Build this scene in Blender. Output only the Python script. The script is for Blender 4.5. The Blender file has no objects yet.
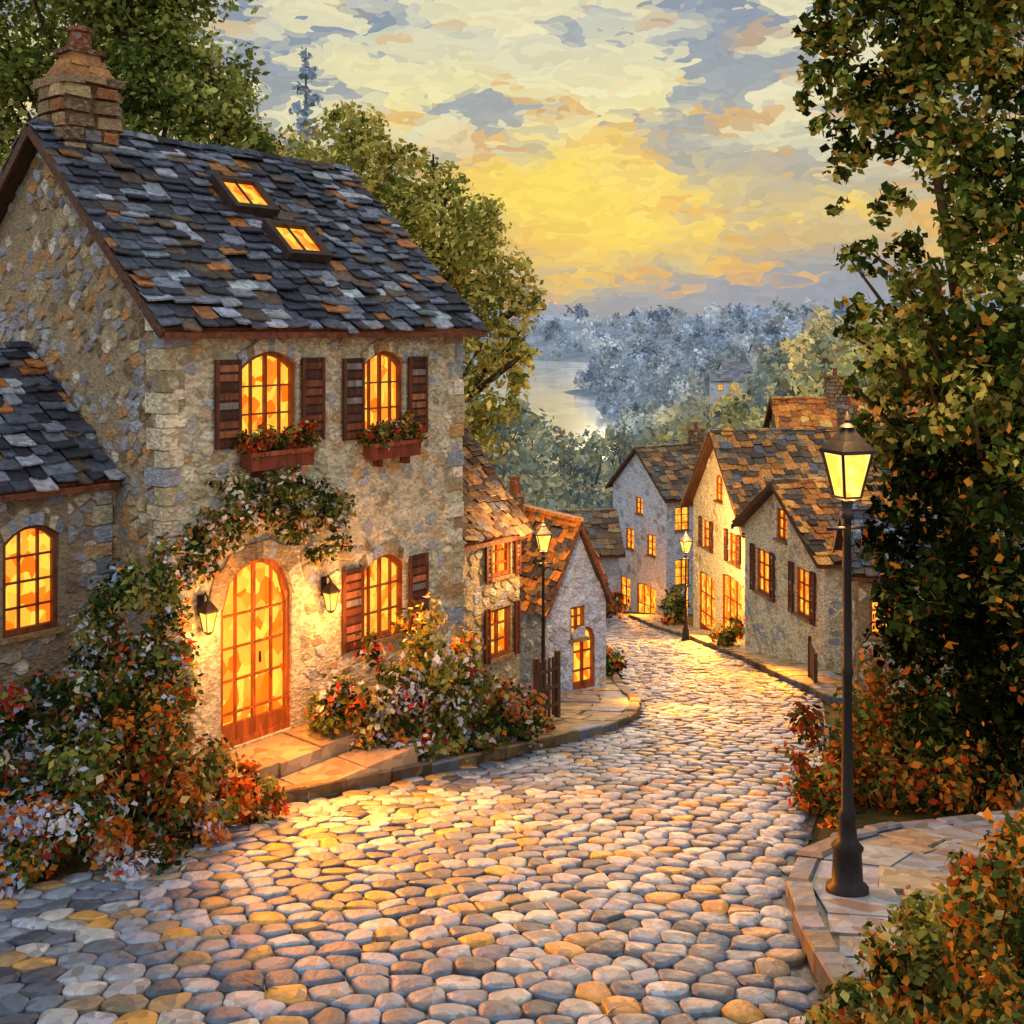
import bpy, math, random
import numpy as np
from mathutils import Vector, Matrix
random.seed(7); rng=np.random.default_rng(7)
R=random.uniform
scene=bpy.context.scene
COL=scene.collection

def lin(c):
    o=[]
    for v in c[:3]:
        v=v/255.0
        o.append(v/12.92 if v<=0.04045 else ((v+0.055)/1.055)**2.4)
    return tuple(o)
def sstep(a,b,x):
    t=np.clip((x-a)/(b-a),0,1); return t*t*(3-2*t)

# ---------------------------------------------------------------- terrain height
def G(x,y):
    x=np.asarray(x,dtype=float); y=np.asarray(y,dtype=float)
    b=-2.5-0.208*np.clip(y,0,118)
    xs=x*200/np.maximum(y,120)
    far=sstep(60,140,y)
    b=b+(23+2*np.sin(y*.011))*sstep(9,62,xs+3*np.sin(y*.02))*far
    b=b+20*sstep(2,40,-xs)*far
    b=b-1.2*sstep(118,150,y)
    hill=(27+9*np.sin(x*0.0031+1.0)+7*np.sin(x*0.0083+2.2)+4*np.sin(x*0.021))*sstep(900,1600,y+120*np.sin(x*.01))
    hill=hill+(16+12*np.sin(x*.0022+.4)+5*np.sin(x*.009))*sstep(1900,3000,y)
    b=b+hill
    b=b+3.6*np.exp(-(((y-470)/34)**2))*sstep(4,40,x)
    b=b+np.where(y>150,1.3*np.sin(x*0.05+y*0.013)*np.cos(y*0.02),0)*sstep(5,30,np.abs(xs))
    return b
def g(x,y): return float(G(x,y))

# ---------------------------------------------------------------- materials
def newmat(name):
    m=bpy.data.materials.new(name); m.use_nodes=True
    nt=m.node_tree; b=nt.nodes['Principled BSDF']; return m,nt,b
def strokes(nt,scale,stretch=(1,1,1),coord='Object'):
    tc=nt.nodes.new('ShaderNodeTexCoord'); mp=nt.nodes.new('ShaderNodeMapping')
    mp.inputs['Scale'].default_value=stretch
    nt.links.new(tc.outputs[coord],mp.inputs[0])
    nz=nt.nodes.new('ShaderNodeTexNoise'); nz.inputs['Scale'].default_value=scale*0.6; nz.inputs['Detail'].default_value=1
    nt.links.new(mp.outputs[0],nz.inputs['Vector'])
    mx=nt.nodes.new('ShaderNodeVectorMath'); mx.operation='MULTIPLY_ADD'
    nt.links.new(nz.outputs['Color'],mx.inputs[0]); k=0.9/scale
    mx.inputs[1].default_value=(k,k,k); nt.links.new(mp.outputs[0],mx.inputs[2])
    vo=nt.nodes.new('ShaderNodeTexVoronoi'); vo.inputs['Scale'].default_value=scale
    nt.links.new(mx.outputs[0],vo.inputs['Vector'])
    return vo,mp
def mat_col(name,rough=0.7,scale=14,var=0.35,bump=0.3,bdist=0.02,stretch=(1,1,1),spec=0.4,tint=None,tf=0.25,emit=0):
    m,nt,b=newmat(name); L=nt.links
    at=nt.nodes.new('ShaderNodeAttribute'); at.attribute_name='Col'
    vo,mp=strokes(nt,scale,stretch)
    sep=nt.nodes.new('ShaderNodeSeparateColor'); L.new(vo.outputs['Color'],sep.inputs[0])
    mr=nt.nodes.new('ShaderNodeMapRange'); mr.inputs[3].default_value=1-var; mr.inputs[4].default_value=1+var
    L.new(sep.outputs[0],mr.inputs[0])
    vm=nt.nodes.new('ShaderNodeVectorMath'); vm.operation='SCALE'
    L.new(at.outputs['Color'],vm.inputs[0]); L.new(mr.outputs[0],vm.inputs['Scale'])
    out=vm.outputs[0]
    if tint:
        cr=nt.nodes.new('ShaderNodeMath'); cr.operation='GREATER_THAN'; cr.inputs[1].default_value=1-tf
        L.new(sep.outputs[1],cr.inputs[0])
        mm=nt.nodes.new('ShaderNodeMath'); mm.operation='MULTIPLY'; mm.inputs[1].default_value=0.6
        L.new(cr.outputs[0],mm.inputs[0])
        mix=nt.nodes.new('ShaderNodeMix'); mix.data_type='RGBA'
        L.new(mm.outputs[0],mix.inputs[0]); L.new(out,mix.inputs[6]); mix.inputs[7].default_value=(*lin(tint),1)
        out=mix.outputs[2]
    L.new(out,b.inputs['Base Color'])
    if emit:
        L.new(out,b.inputs['Emission Color']); b.inputs['Emission Strength'].default_value=emit; m.cycles.emission_sampling='NONE'
    b.inputs['Roughness'].default_value=rough
    b.inputs['Specular IOR Level'].default_value=spec
    if bump:
        n2=nt.nodes.new('ShaderNodeTexNoise'); n2.inputs['Scale'].default_value=scale*2.2; n2.inputs['Detail'].default_value=2
        L.new(mp.outputs[0],n2.inputs['Vector'])
        ad=nt.nodes.new('ShaderNodeMath'); ad.operation='ADD'
        L.new(vo.outputs['Distance'],ad.inputs[0]); L.new(n2.outputs[0],ad.inputs[1])
        bp=nt.nodes.new('ShaderNodeBump'); bp.inputs['Strength'].default_value=bump; bp.inputs['Distance'].default_value=bdist
        L.new(ad.outputs[0],bp.inputs['Height']); L.new(bp.outputs[0],b.inputs['Normal'])
    return m
def mat_leaf(name,tr=0.42,emit=0):
    m=bpy.data.materials.new(name); m.use_nodes=True; nt=m.node_tree; nt.nodes.remove(nt.nodes['Principled BSDF']); L=nt.links
    at=nt.nodes.new('ShaderNodeAttribute'); at.attribute_name='Col'
    d=nt.nodes.new('ShaderNodeBsdfDiffuse'); L.new(at.outputs['Color'],d.inputs[0])
    t=nt.nodes.new('ShaderNodeBsdfTranslucent'); L.new(at.outputs['Color'],t.inputs[0])
    mx=nt.nodes.new('ShaderNodeMixShader'); mx.inputs[0].default_value=tr
    L.new(d.outputs[0],mx.inputs[1]); L.new(t.outputs[0],mx.inputs[2]); o=mx.outputs[0]
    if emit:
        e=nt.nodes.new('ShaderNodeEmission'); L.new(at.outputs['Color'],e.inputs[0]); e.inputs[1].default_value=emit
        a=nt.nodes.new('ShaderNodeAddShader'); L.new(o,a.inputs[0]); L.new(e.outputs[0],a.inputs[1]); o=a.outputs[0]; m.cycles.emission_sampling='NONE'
    L.new(o,nt.nodes['Material Output'].inputs[0])
    return m
def mat_glow(name,c0,c1,strength,scale=7):
    m,nt,b=newmat(name); L=nt.links
    vo,mp=strokes(nt,scale,(1,1,0.7))
    sep=nt.nodes.new('ShaderNodeSeparateColor'); L.new(vo.outputs['Color'],sep.inputs[0])
    cr=nt.nodes.new('ShaderNodeValToRGB')
    cr.color_ramp.elements[0].color=(*c0,1); cr.color_ramp.elements[0].position=0.1
    cr.color_ramp.elements[1].color=(*c1,1); cr.color_ramp.elements[1].position=0.85
    L.new(sep.outputs[0],cr.inputs[0])
    b.inputs['Base Color'].default_value=(0.1,0.04,0.01,1); b.inputs['Roughness'].default_value=0.4; b.inputs['Specular IOR Level'].default_value=.2
    L.new(cr.outputs[0],b.inputs['Emission Color']); b.inputs['Emission Strength'].default_value=strength
    m.cycles.emission_sampling='NONE'
    return m
M_stone=mat_col('rough_stone',0.85,20,0.28,0.6,0.025,(1,1,1.5),0.25,(150,138,116),0.2)
M_slate=mat_col('slate',0.6,18,0.4,0.4,0.015,(1,1,1),0.4)
M_cob=mat_col('cobble',0.55,15,0.26,0.5,0.012,(1,0.6,1),0.3,(112,110,112),0.12)
M_pave=mat_col('paving',0.65,7,0.3,0.5,0.015,(1,1,1),0.3,(140,118,84),0.2)
M_wood=mat_col('painted_wood',0.6,20,0.35,0.3,0.01,(1,1,0.25),0.4)
M_bark=mat_col('bark',0.9,12,0.4,0.6,0.03,(1,1,0.3),0.2)
M_leaf=mat_leaf('foliage'); M_far=mat_leaf('haze_glow_foliage',.3,.45)  # far foliage emits some of its own colour as painted haze
M_earth=mat_col('earth',0.95,1.5,0.4,0.5,0.05,(1,1,1),0.1,(70,62,32),0.3)
M_hill=mat_col('haze_glow_hillside',1.0,0.03,0.16,0,0,(1,.5,1),0.0,None,0,.55)  # self-emission puts distance haze into the hills
M_iron=mat_col('cast_iron',0.5,30,0.25,0.2,0.004,(1,1,1),0.35)
M_glow=mat_glow('lamplit_pane',(1.0,0.14,0.003),(1,0.54,0.05),1.45,9)
M_door=mat_glow('lamplit_door_glass',(1.0,0.14,0.003),(1,0.54,0.05),1.55,7)
M_lamp=mat_glow('lantern_glass',(1.0,0.40,0.035),(1,0.62,0.13),2.1,14)

# ---------------------------------------------------------------- mesh builder
class MB:
    def __init__(s): s.v=[];s.f=[];s.c=[]
    def face(s,pts,col):
        i=len(s.v); s.v.extend([tuple(p) for p in pts]); s.f.append(list(range(i,i+len(pts)))); s.c.append(col)
    def box(s,c,sz,col,M=None,taper=1.0):
        hx,hy,hz=sz[0]/2,sz[1]/2,sz[2]/2
        P=[]
        for k in (-1,1):
            t=1 if k<0 else taper
            for (a,b) in ((-1,-1),(1,-1),(1,1),(-1,1)):
                p=Vector((a*hx*t,b*hy*t,k*hz))
                if M is not None: p=M@p
                P.append((p[0]+c[0],p[1]+c[1],p[2]+c[2]))
        i=len(s.v); s.v.extend(P)
        for q in ((3,2,1,0),(4,5,6,7),(0,1,5,4),(1,2,6,5),(2,3,7,6),(3,0,4,7)):
            s.f.append([i+a for a in q]); s.c.append(col)
    def lathe(s,c,prof,seg,col,rot=0.0):
        i=len(s.v)
        for (r,z) in prof:
            for k in range(seg):
                a=rot+2*math.pi*k/seg; s.v.append((c[0]+r*math.cos(a),c[1]+r*math.sin(a),c[2]+z))
        for j in range(len(prof)-1):
            for k in range(seg):
                k2=(k+1)%seg
                s.f.append([i+j*seg+k,i+j*seg+k2,i+(j+1)*seg+k2,i+(j+1)*seg+k]); s.c.append(col)
        s.f.append([i+k for k in range(seg)][::-1]); s.c.append(col)
        s.f.append([i+(len(prof)-1)*seg+k for k in range(seg)]); s.c.append(col)
    def tube(s,pts,rad,seg,col):
        i=len(s.v); n=len(pts)
        for j,p in enumerate(pts):
            p=Vector(p); d=(Vector(pts[min(j+1,n-1)])-Vector(pts[max(j-1,0)])).normalized()
            a=d.orthogonal().normalized() if abs(d.z)<0.9 else Vector((1,0,0)); a=(a-d*a.dot(d)).normalized(); b=d.cross(a)
            for k in range(seg):
                t=2*math.pi*k/seg; q=p+(a*math.cos(t)+b*math.sin(t))*rad[j]*(1+0.12*math.sin(3*t+j))
                s.v.append(tuple(q))
        for j in range(n-1):
            for k in range(seg):
                k2=(k+1)%seg
                s.f.append([i+j*seg+k,i+j*seg+k2,i+(j+1)*seg+k2,i+(j+1)*seg+k]); s.c.append(col)
    def build(s,name,mat,parent=None,smooth=False,label=None,kind=None):
        me=bpy.data.meshes.new(name); me.from_pydata(s.v,[],s.f); 
        ca=me.color_attributes.new('Col','FLOAT_COLOR','CORNER')
        n=np.array([len(f) for f in s.f]); c=np.array([(*x[:3],1.0) for x in s.c],dtype=np.float32)
        ca.data.foreach_set('color',np.repeat(c,n,axis=0).ravel())
        me.materials.append(mat)
        if smooth: me.polygons.foreach_set('use_smooth',[True]*len(s.f))
        me.update()
        o=bpy.data.objects.new(name,me); COL.objects.link(o)
        if parent: o.parent=parent
        if label: o['label']=label
        if kind: o['kind']=kind
        return o
def empty(name,loc,rz,label,cat,group=None):
    o=bpy.data.objects.new(name,None); o.empty_display_size=0.2; COL.objects.link(o)
    o.location=loc; o.rotation_euler=(0,0,rz); o['label']=label; o['category']=cat
    if group:o['group']=group
    return o
def jit(col,a=0.12,h=0.04):
    k=1+R(-a,a); return tuple(max(0.002,c*k*(1+R(-h,h))) for c in col)
def pick(pal):
    t=R(0,sum(w for _,w in pal))
    for c,w in pal:
        t-=w
        if t<=0: return lin(c)
    return lin(pal[-1][0])
def hclip(poly,mx,my,nx_,ny_):
    out=[]; n=len(poly)
    for k in range(n):
        a=poly[k];b=poly[(k+1)%n]; da=(a[0]-mx)*nx_+(a[1]-my)*ny_; db=(b[0]-mx)*nx_+(b[1]-my)*ny_
        if da<=0: out.append(a)
        if (da<0)!=(db<0) and abs(da-db)>1e-12:
            t=da/(da-db); out.append((a[0]+(b[0]-a[0])*t,a[1]+(b[1]-a[1])*t))
    return out
def cell(cent,i,j,ex,ey):
    p=cent[(i,j)]; poly=[(p[0]-ex,p[1]-ey),(p[0]+ex,p[1]-ey),(p[0]+ex,p[1]+ey),(p[0]-ex,p[1]+ey)]
    for a in (-1,0,1,-2,2):
        for b_ in (-1,0,1,-2,2):
            q=cent.get((i+a,j+b_))
            if q and (a or b_):
                poly=hclip(poly,(p[0]+q[0])/2,(p[1]+q[1])/2,q[0]-p[0],q[1]-p[1])
                if len(poly)<3: return poly
    return poly

# ---------------------------------------------------------------- leaves
def leaf_arrays(clumps,size,pal,cov=4.0,flowers=None,ff=0.0,sub=0.38,fsize=1.0,dark=0.55,subs=16):
    P=[];C=[]
    cols=np.array([lin(c) for c,_ in pal]); w=np.array([x for _,x in pal],float); w/=w.sum()
    if flowers: fc=np.array([lin(c) for c,_ in flowers]); fw=np.array([x for _,x in flowers],float); fw/=fw.sum()
    for (c,r) in clumps:
        r=np.array(r if hasattr(r,'__len__') else (r,r,r),float); c=np.array(c,float)
        rm=r.mean(); n=int(cov*math.pi*rm*rm/(0.42*size*size)); m=max(5,int(subs*(1 if rm>0.5 else 0.6)))
        d=rng.normal(size=(m,3)); d/=np.linalg.norm(d,axis=1)[:,None]; sc=c+d*r*(rng.random((m,1))**0.45)*0.9
        idx=rng.integers(0,m,n); d=rng.normal(size=(n,3)); d/=np.linalg.norm(d,axis=1)[:,None]
        pos=sc[idx]+d*(r*sub)*(rng.random((n,1))**0.5)*rng.uniform(0.7,1.4,(n,1))
        nr=d*0.8+rng.normal(size=(n,3))*0.55+np.array([0,0,0.35]); nr/=np.linalg.norm(nr,axis=1)[:,None]
        t=np.cross(nr,rng.normal(size=(n,3))); t/=np.linalg.norm(t,axis=1)[:,None]; b=np.cross(nr,t)
        s=size*rng.uniform(0.5,1.35,(n,1))
        sb=rng.choice(len(cols),m,p=w); own=rng.choice(len(cols),n,p=w)
        use=rng.random(n)<0.6; ci=np.where(use,sb[idx],own)
        col=cols[ci]*rng.uniform(0.65,1.35,(n,1))*np.where(rng.random(m)<0.4,dark,1.0)[idx][:,None]
        if flowers:
            hot=(rng.random(m)<0.6)[idx]
            isf=(rng.random(n)<ff*np.where(hot,1.6,0.3)); fi=rng.choice(len(fc),n,p=fw)
            patch=rng.choice(len(fc),m,p=fw)[idx]; fi=np.where(rng.random(n)<0.6,patch,fi)
            col=np.where(isf[:,None],fc[fi]*rng.uniform(0.75,1.15,(n,1)),col); s=np.where(isf[:,None],s*fsize,s)
        wd=0.24+0.2*rng.random((n,1))
        sk=t*s*rng.uniform(-.16,.1,(n,1))
        quad=np.stack([pos-t*s*0.55,pos+b*s*wd+sk,pos+t*s*0.55,pos-b*s*wd+sk],axis=1)
        P.append(quad.reshape(-1,3)); C.append(col)
    return np.concatenate(P),np.concatenate(C)
def leaf_obj(name,arr,parent=None,kind=None,label=None,cat=None,mat=None,origin=(0,0,0)):
    P,C=arr; P=P-np.array(origin); nv=len(P); nf=nv//4
    me=bpy.data.meshes.new(name)
    me.vertices.add(nv); me.vertices.foreach_set('co',P.ravel())
    me.loops.add(nv); me.loops.foreach_set('vertex_index',np.arange(nv,dtype=np.int32))
    me.polygons.add(nf); me.polygons.foreach_set('loop_start',np.arange(0,nv,4,dtype=np.int32))
    me.update(calc_edges=True)
    ca=me.color_attributes.new('Col','FLOAT_COLOR','CORNER')
    c=np.concatenate([C,np.ones((nf,1))],axis=1).astype(np.float32)
    ca.data.foreach_set('color',np.repeat(c,4,axis=0).ravel())
    me.materials.append(mat or M_leaf)
    o=bpy.data.objects.new(name,me); COL.objects.link(o)
    if parent: o.parent=parent
    else: o.location=origin
    if kind:o['kind']=kind
    if label:o['label']=label
    if cat:o['category']=cat
    return o
GREEN=[((92,108,48),3),((126,136,64),3),((162,164,84),2),((62,78,38),3),((196,190,110),1)]
GREENY=[((156,162,78),3),((200,194,98),3),((236,220,124),3),((116,130,64),2),((250,230,140),2)]
TREEG=[((124,140,64),3),((160,168,82),3),((200,200,110),2.6),((88,108,52),2),((228,218,134),1.4)]
DARKG=[((54,72,34),4),((80,98,44),2.6),((118,126,58),1.4),((38,50,26),3.4),((170,162,80),.6)]
BEDG=[((78,98,46),3),((110,126,58),3),((148,152,76),2),((56,72,36),2.4),((190,180,96),1)]
UPG=[((90,114,48),3),((132,146,62),3),((180,184,90),2.2),((62,82,36),2.6),((224,212,112),1.3)]
AUT=[((196,108,40),2),((130,120,52),2),((224,136,50),1.6),((90,92,42),2.4),((170,80,40),1)]

def tree(name,base,clumps,label,leaf=0.14,pal=GREEN,trunk=0.2,cov=4,flowers=None,ff=0,limbs=8,cat='tree',dark=0.55,group=None,mat=None,bc=(66,50,34),nb=2,sub=.38,subs=16):
    e=empty(name,base,0,label,cat,group); B=Vector(base)
    mb=MB(); bc=lin(bc)
    cs=sorted(clumps,key=lambda q:q[0][2]); top=Vector(cs[-1][0]); mid=Vector((sum(c[0][0] for c in cs)/len(cs),sum(c[0][1] for c in cs)/len(cs),0))
    topz=top.z; pts=[];rad=[];N=9
    for i in range(N):
        t=i/(N-1); x=B.x+(mid.x-B.x)*t**1.5+0.25*trunk*3*math.sin(t*5+B.x); y=B.y+(mid.y-B.y)*t**1.5
        pts.append((x-B.x,y-B.y,(topz-B.z)*t*0.95-0.3*(1-t))); rad.append(trunk*(1.35-1.25*t) if i else trunk*1.7)
    mb.tube(pts,rad,9,bc)
    for (c,r) in cs[:limbs*2]:
        rr=r if not hasattr(r,'__len__') else r[0]
        for q in range(nb):
            tgt=Vector(c)-B+Vector((R(-.5,.5)*rr,R(-.5,.5)*rr,R(-.2,.5)*rr))
            t0=min(0.85,max(0.25,(tgt.z-rr*0.9)/(topz-B.z))); k=int(t0*(N-1)); p0=Vector(pts[k])
            ps=[];rs=[]
            for i in range(6):
                t=i/5; p=p0.lerp(tgt,t)+Vector((0,0,-0.18*rr*math.sin(t*3.14)))+Vector((R(-.05,.05),R(-.05,.05),R(-.05,.05)))*rr*(1 if 0<i<5 else 0)
                ps.append(p); rs.append(trunk*0.42*(1-0.8*t))
            mb.tube(ps,rs,6,bc)
    mb.build('trunk',M_bark,e,True)
    leaf_obj('crown',leaf_arrays(clumps,leaf,pal,cov,flowers,ff,dark=dark,sub=sub,subs=subs),parent=e,origin=base,mat=mat)
    return e
def bush(name,clumps,label,leaf=0.075,pal=GREEN,cov=5,flowers=None,ff=0.2,cat='bush',fsize=1.0,dark=0.5,group=None,stem=True,skirt=True):
    cx=sum(c[0][0] for c in clumps)/len(clumps); cy=sum(c[0][1] for c in clumps)/len(clumps); base=(cx,cy,g(cx,cy))
    e=empty(name,base,0,label,cat,group)
    if skirt and stem:
        ex=[]
        for (c,r) in clumps:
            rr=r if hasattr(r,'__len__') else (r,r,r); gz=g(c[0],c[1]); z=c[2]-rr[2]*.9
            while z>gz+.12:
                h=min(.45,max(.2,(z-gz)*.6)); ex.append(((c[0]+R(-.08,.08),c[1]+R(-.08,.08),z-h*.35),(rr[0]*.95,rr[1]*.9,h))); z-=h*1.1
        clumps=clumps+ex
    if stem:
        mb=MB(); root=Vector((0,0,-.08))
        for (c,r) in clumps:
            rr=r if not hasattr(r,'__len__') else r[0]
            for q in range(2):
                t=Vector(c)+Vector((R(-.3,.3)*rr,R(0,.3)*rr,R(-.2,.2)*rr))-Vector(base)
                b0=Vector((t.x*0.6,t.y*0.6+.05,g(cx+t.x*.6,cy+t.y*.6)-base[2]-.02))
                mb.tube([root,b0.lerp(root,.5)+Vector((0,0,.04)),b0+Vector((0,0,.08)),b0.lerp(t,.5)+Vector((R(-.05,.05),R(-.05,.05),.05)),t],[0.03,0.024,.02,0.014,0.006],5,lin((70,52,34)))
        mb.build('stem',M_bark,e,True)
    leaf_obj('foliage',leaf_arrays(clumps,leaf,pal,cov,flowers,ff,fsize=fsize,dark=dark),parent=e,origin=base)
    return e

# ---------------------------------------------------------------- house kit
def archz(o,s):
    c=o['s']; t=max(-1,min(1,(s-c)/(o['w']/2))); a=o.get('arch',0)
    return o['z']+o['h']-a+a*(1-t*t)**o.get('p',1.0)
def panel(mb,O,U,N,s0,s1,zb,top,ops,col,rev=0.14):
    O=Vector(O);U=Vector(U);N=Vector(N);Zv=Vector((0,0,1))
    def P(s,z,d=0): return O+U*s+Zv*z-N*d
    def topz(s):
        for (a,za),(b,zb_) in zip(top,top[1:]):
            if a-1e-6<=s<=b+1e-6: return za+(zb_-za)*(s-a)/(b-a)
        return top[-1][1]
    bp={s0,s1}|{a for a,_ in top}
    for o in ops:
        for i in range(11): bp.add(o['s']-o['w']/2+o['w']*i/10)
    bp=sorted(b for b in bp if s0-1e-6<=b<=s1+1e-6)
    for a,b in zip(bp,bp[1:]):
        if b-a<1e-5: continue
        m=(a+b)/2; here=sorted([o for o in ops if abs(o['s']-m)<o['w']/2],key=lambda o:o['z'])
        la=lb=zb
        for o in here:
            mb.face([P(a,la),P(b,lb),P(b,o['z']),P(a,o['z'])],col)
            mb.face([P(a,o['z']),P(b,o['z']),P(b,o['z'],rev),P(a,o['z'],rev)],col)
            la,lb=archz(o,a),archz(o,b)
            mb.face([P(a,la),P(a,la,rev),P(b,lb,rev),P(b,lb)],col)
        mb.face([P(a,la),P(b,lb),P(b,topz(b)),P(a,topz(a))],col)
    for o in ops:
        for sd in (-1,1):
            s=o['s']+sd*o['w']/2; mb.face([P(s,o['z']),P(s,o['z'],rev),P(s,archz(o,s),rev),P(s,archz(o,s))],col)
    return P,topz
def stones(mb,P,top,ln,zb,ops,pal,sw,sh,keep=0.9,proud=0.03,mort=None):
    ztop=max(z for _,z in top); ni=int(ln/sw)+3; nj=int((ztop-zb)/sh)+3; cent={}
    ph=R(0,6)
    for j in range(nj):
        oj=R(-.2,.2)
        for i in range(ni): cent[(i,j)]=(-sw+(i+(.5 if j%2 else 0)+oj+R(-.34,.34))*sw,zb-sh+(j+R(-.28,.28))*sh)
    for (i,j),p in cent.items():
        if not(0<p[0]<ln and p[1]>zb): continue
        if R(0,1)>keep+.36*math.sin(p[0]*1.7+ph)*math.sin(p[1]*1.4+ph): continue
        poly=cell(cent,i,j,sw*1.4,sh*1.4)
        if len(poly)<3: continue
        poly=hclip(poly,0.01,0,-1,0); poly=hclip(poly,ln-0.01,0,1,0)
        for (a,za),(b,zb_) in zip(top,top[1:]):
            dx_,dz_=b-a,zb_-za; L=math.hypot(dx_,dz_)
            if len(poly)>2: poly=hclip(poly,a,za-.02,-dz_/L,dx_/L)
        bad=False
        for o in ops:
            mg=o.get('mg',0.06); a0,a1=o['s']-o['w']/2-mg,o['s']+o['w']/2+mg; z0,z1=o['z']-.03,o['z']+o['h']+mg*.8
            if len(poly)<3: break
            xs_=[q[0] for q in poly]; zs_=[q[1] for q in poly]
            if max(xs_)<a0 or min(xs_)>a1 or max(zs_)<z0 or min(zs_)>z1: continue
            if a0<p[0]<a1 and z0<p[1]<z1: bad=True;break
            if p[0]<=a0: poly=hclip(poly,a0,0,1,0)
            elif p[0]>=a1: poly=hclip(poly,a1,0,-1,0)
            elif p[1]>=z1: poly=hclip(poly,0,z1,0,-1)
            else: poly=hclip(poly,0,z0,0,1)
        if bad or len(poly)<3: continue
        cx=sum(q[0] for q in poly)/len(poly); cz=sum(q[1] for q in poly)/len(poly)
        xs_=[q[0] for q in poly]
        if max(xs_)-min(xs_)<sw*.18: continue
        pr=proud*R(.2,1.3); c=jit(pick(pal),.16,.05); n=len(poly)
        if mort: mk=R(0,.45); c=tuple(a*(1-mk)+b*mk for a,b in zip(c,mort))
        k_=.72 if R(0,1)<.15 else 1
        # rounded corners, softly sunk into the mortar
        rp=[]
        for q in range(n):
            a=poly[q];b=poly[(q+1)%n]; rp.append((a[0]*.8+b[0]*.2,a[1]*.8+b[1]*.2)); rp.append((a[0]*.2+b[0]*.8,a[1]*.2+b[1]*.8))
        n=len(rp); cs=c if not mort else tuple((a+b)/2 for a,b in zip(c,mort))
        f=[P(cx+(q[0]-cx)*R(.74,.86)*k_,cz+(q[1]-cz)*R(.72,.84)*k_,-pr) for q in rp]; bk=[P(cx+(q[0]-cx)*.99*k_,cz+(q[1]-cz)*.98*k_,.002) for q in rp]
        mb.face(f,c)
        for k in range(n): mb.face([bk[k],bk[(k+1)%n],f[(k+1)%n],f[k]],cs)
def voussoirs(mb,P,o,pal,t=0.14,n=9,pr=0.05):
    c=o['s'];w=o['w']/2
    pts=[]
    for i in range(n+1):
        s=c-w+2*w*i/n; z=archz(o,s); dx=(s-c)/w; seg=o.get('p',1)==1
        nx=dx*(0.35 if seg else 1.0); nz=(1 if seg else math.sqrt(max(0.0,1-dx*dx))+0.05); L=math.hypot(nx,nz)
        tt=t*R(.85,1.15); pts.append(((s,z),(s+nx/L*tt,z+nz/L*tt)))
    for (a,A),(b,B) in zip(pts,pts[1:]):
        col=jit(pick(pal),0.18); p2=pr*R(.7,1.2)
        f=[P(a[0],a[1],-p2),P(b[0],b[1],-p2),P(B[0],B[1],-p2),P(A[0],A[1],-p2)]
        f0=[P(a[0],a[1],.003),P(b[0],b[1],.003),P(B[0],B[1],.003),P(A[0],A[1],.003)]
        mb.face(f,col)
        for k in range(4): mb.face([f0[k],f0[(k+1)%4],f[(k+1)%4],f[k]],col)
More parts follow.
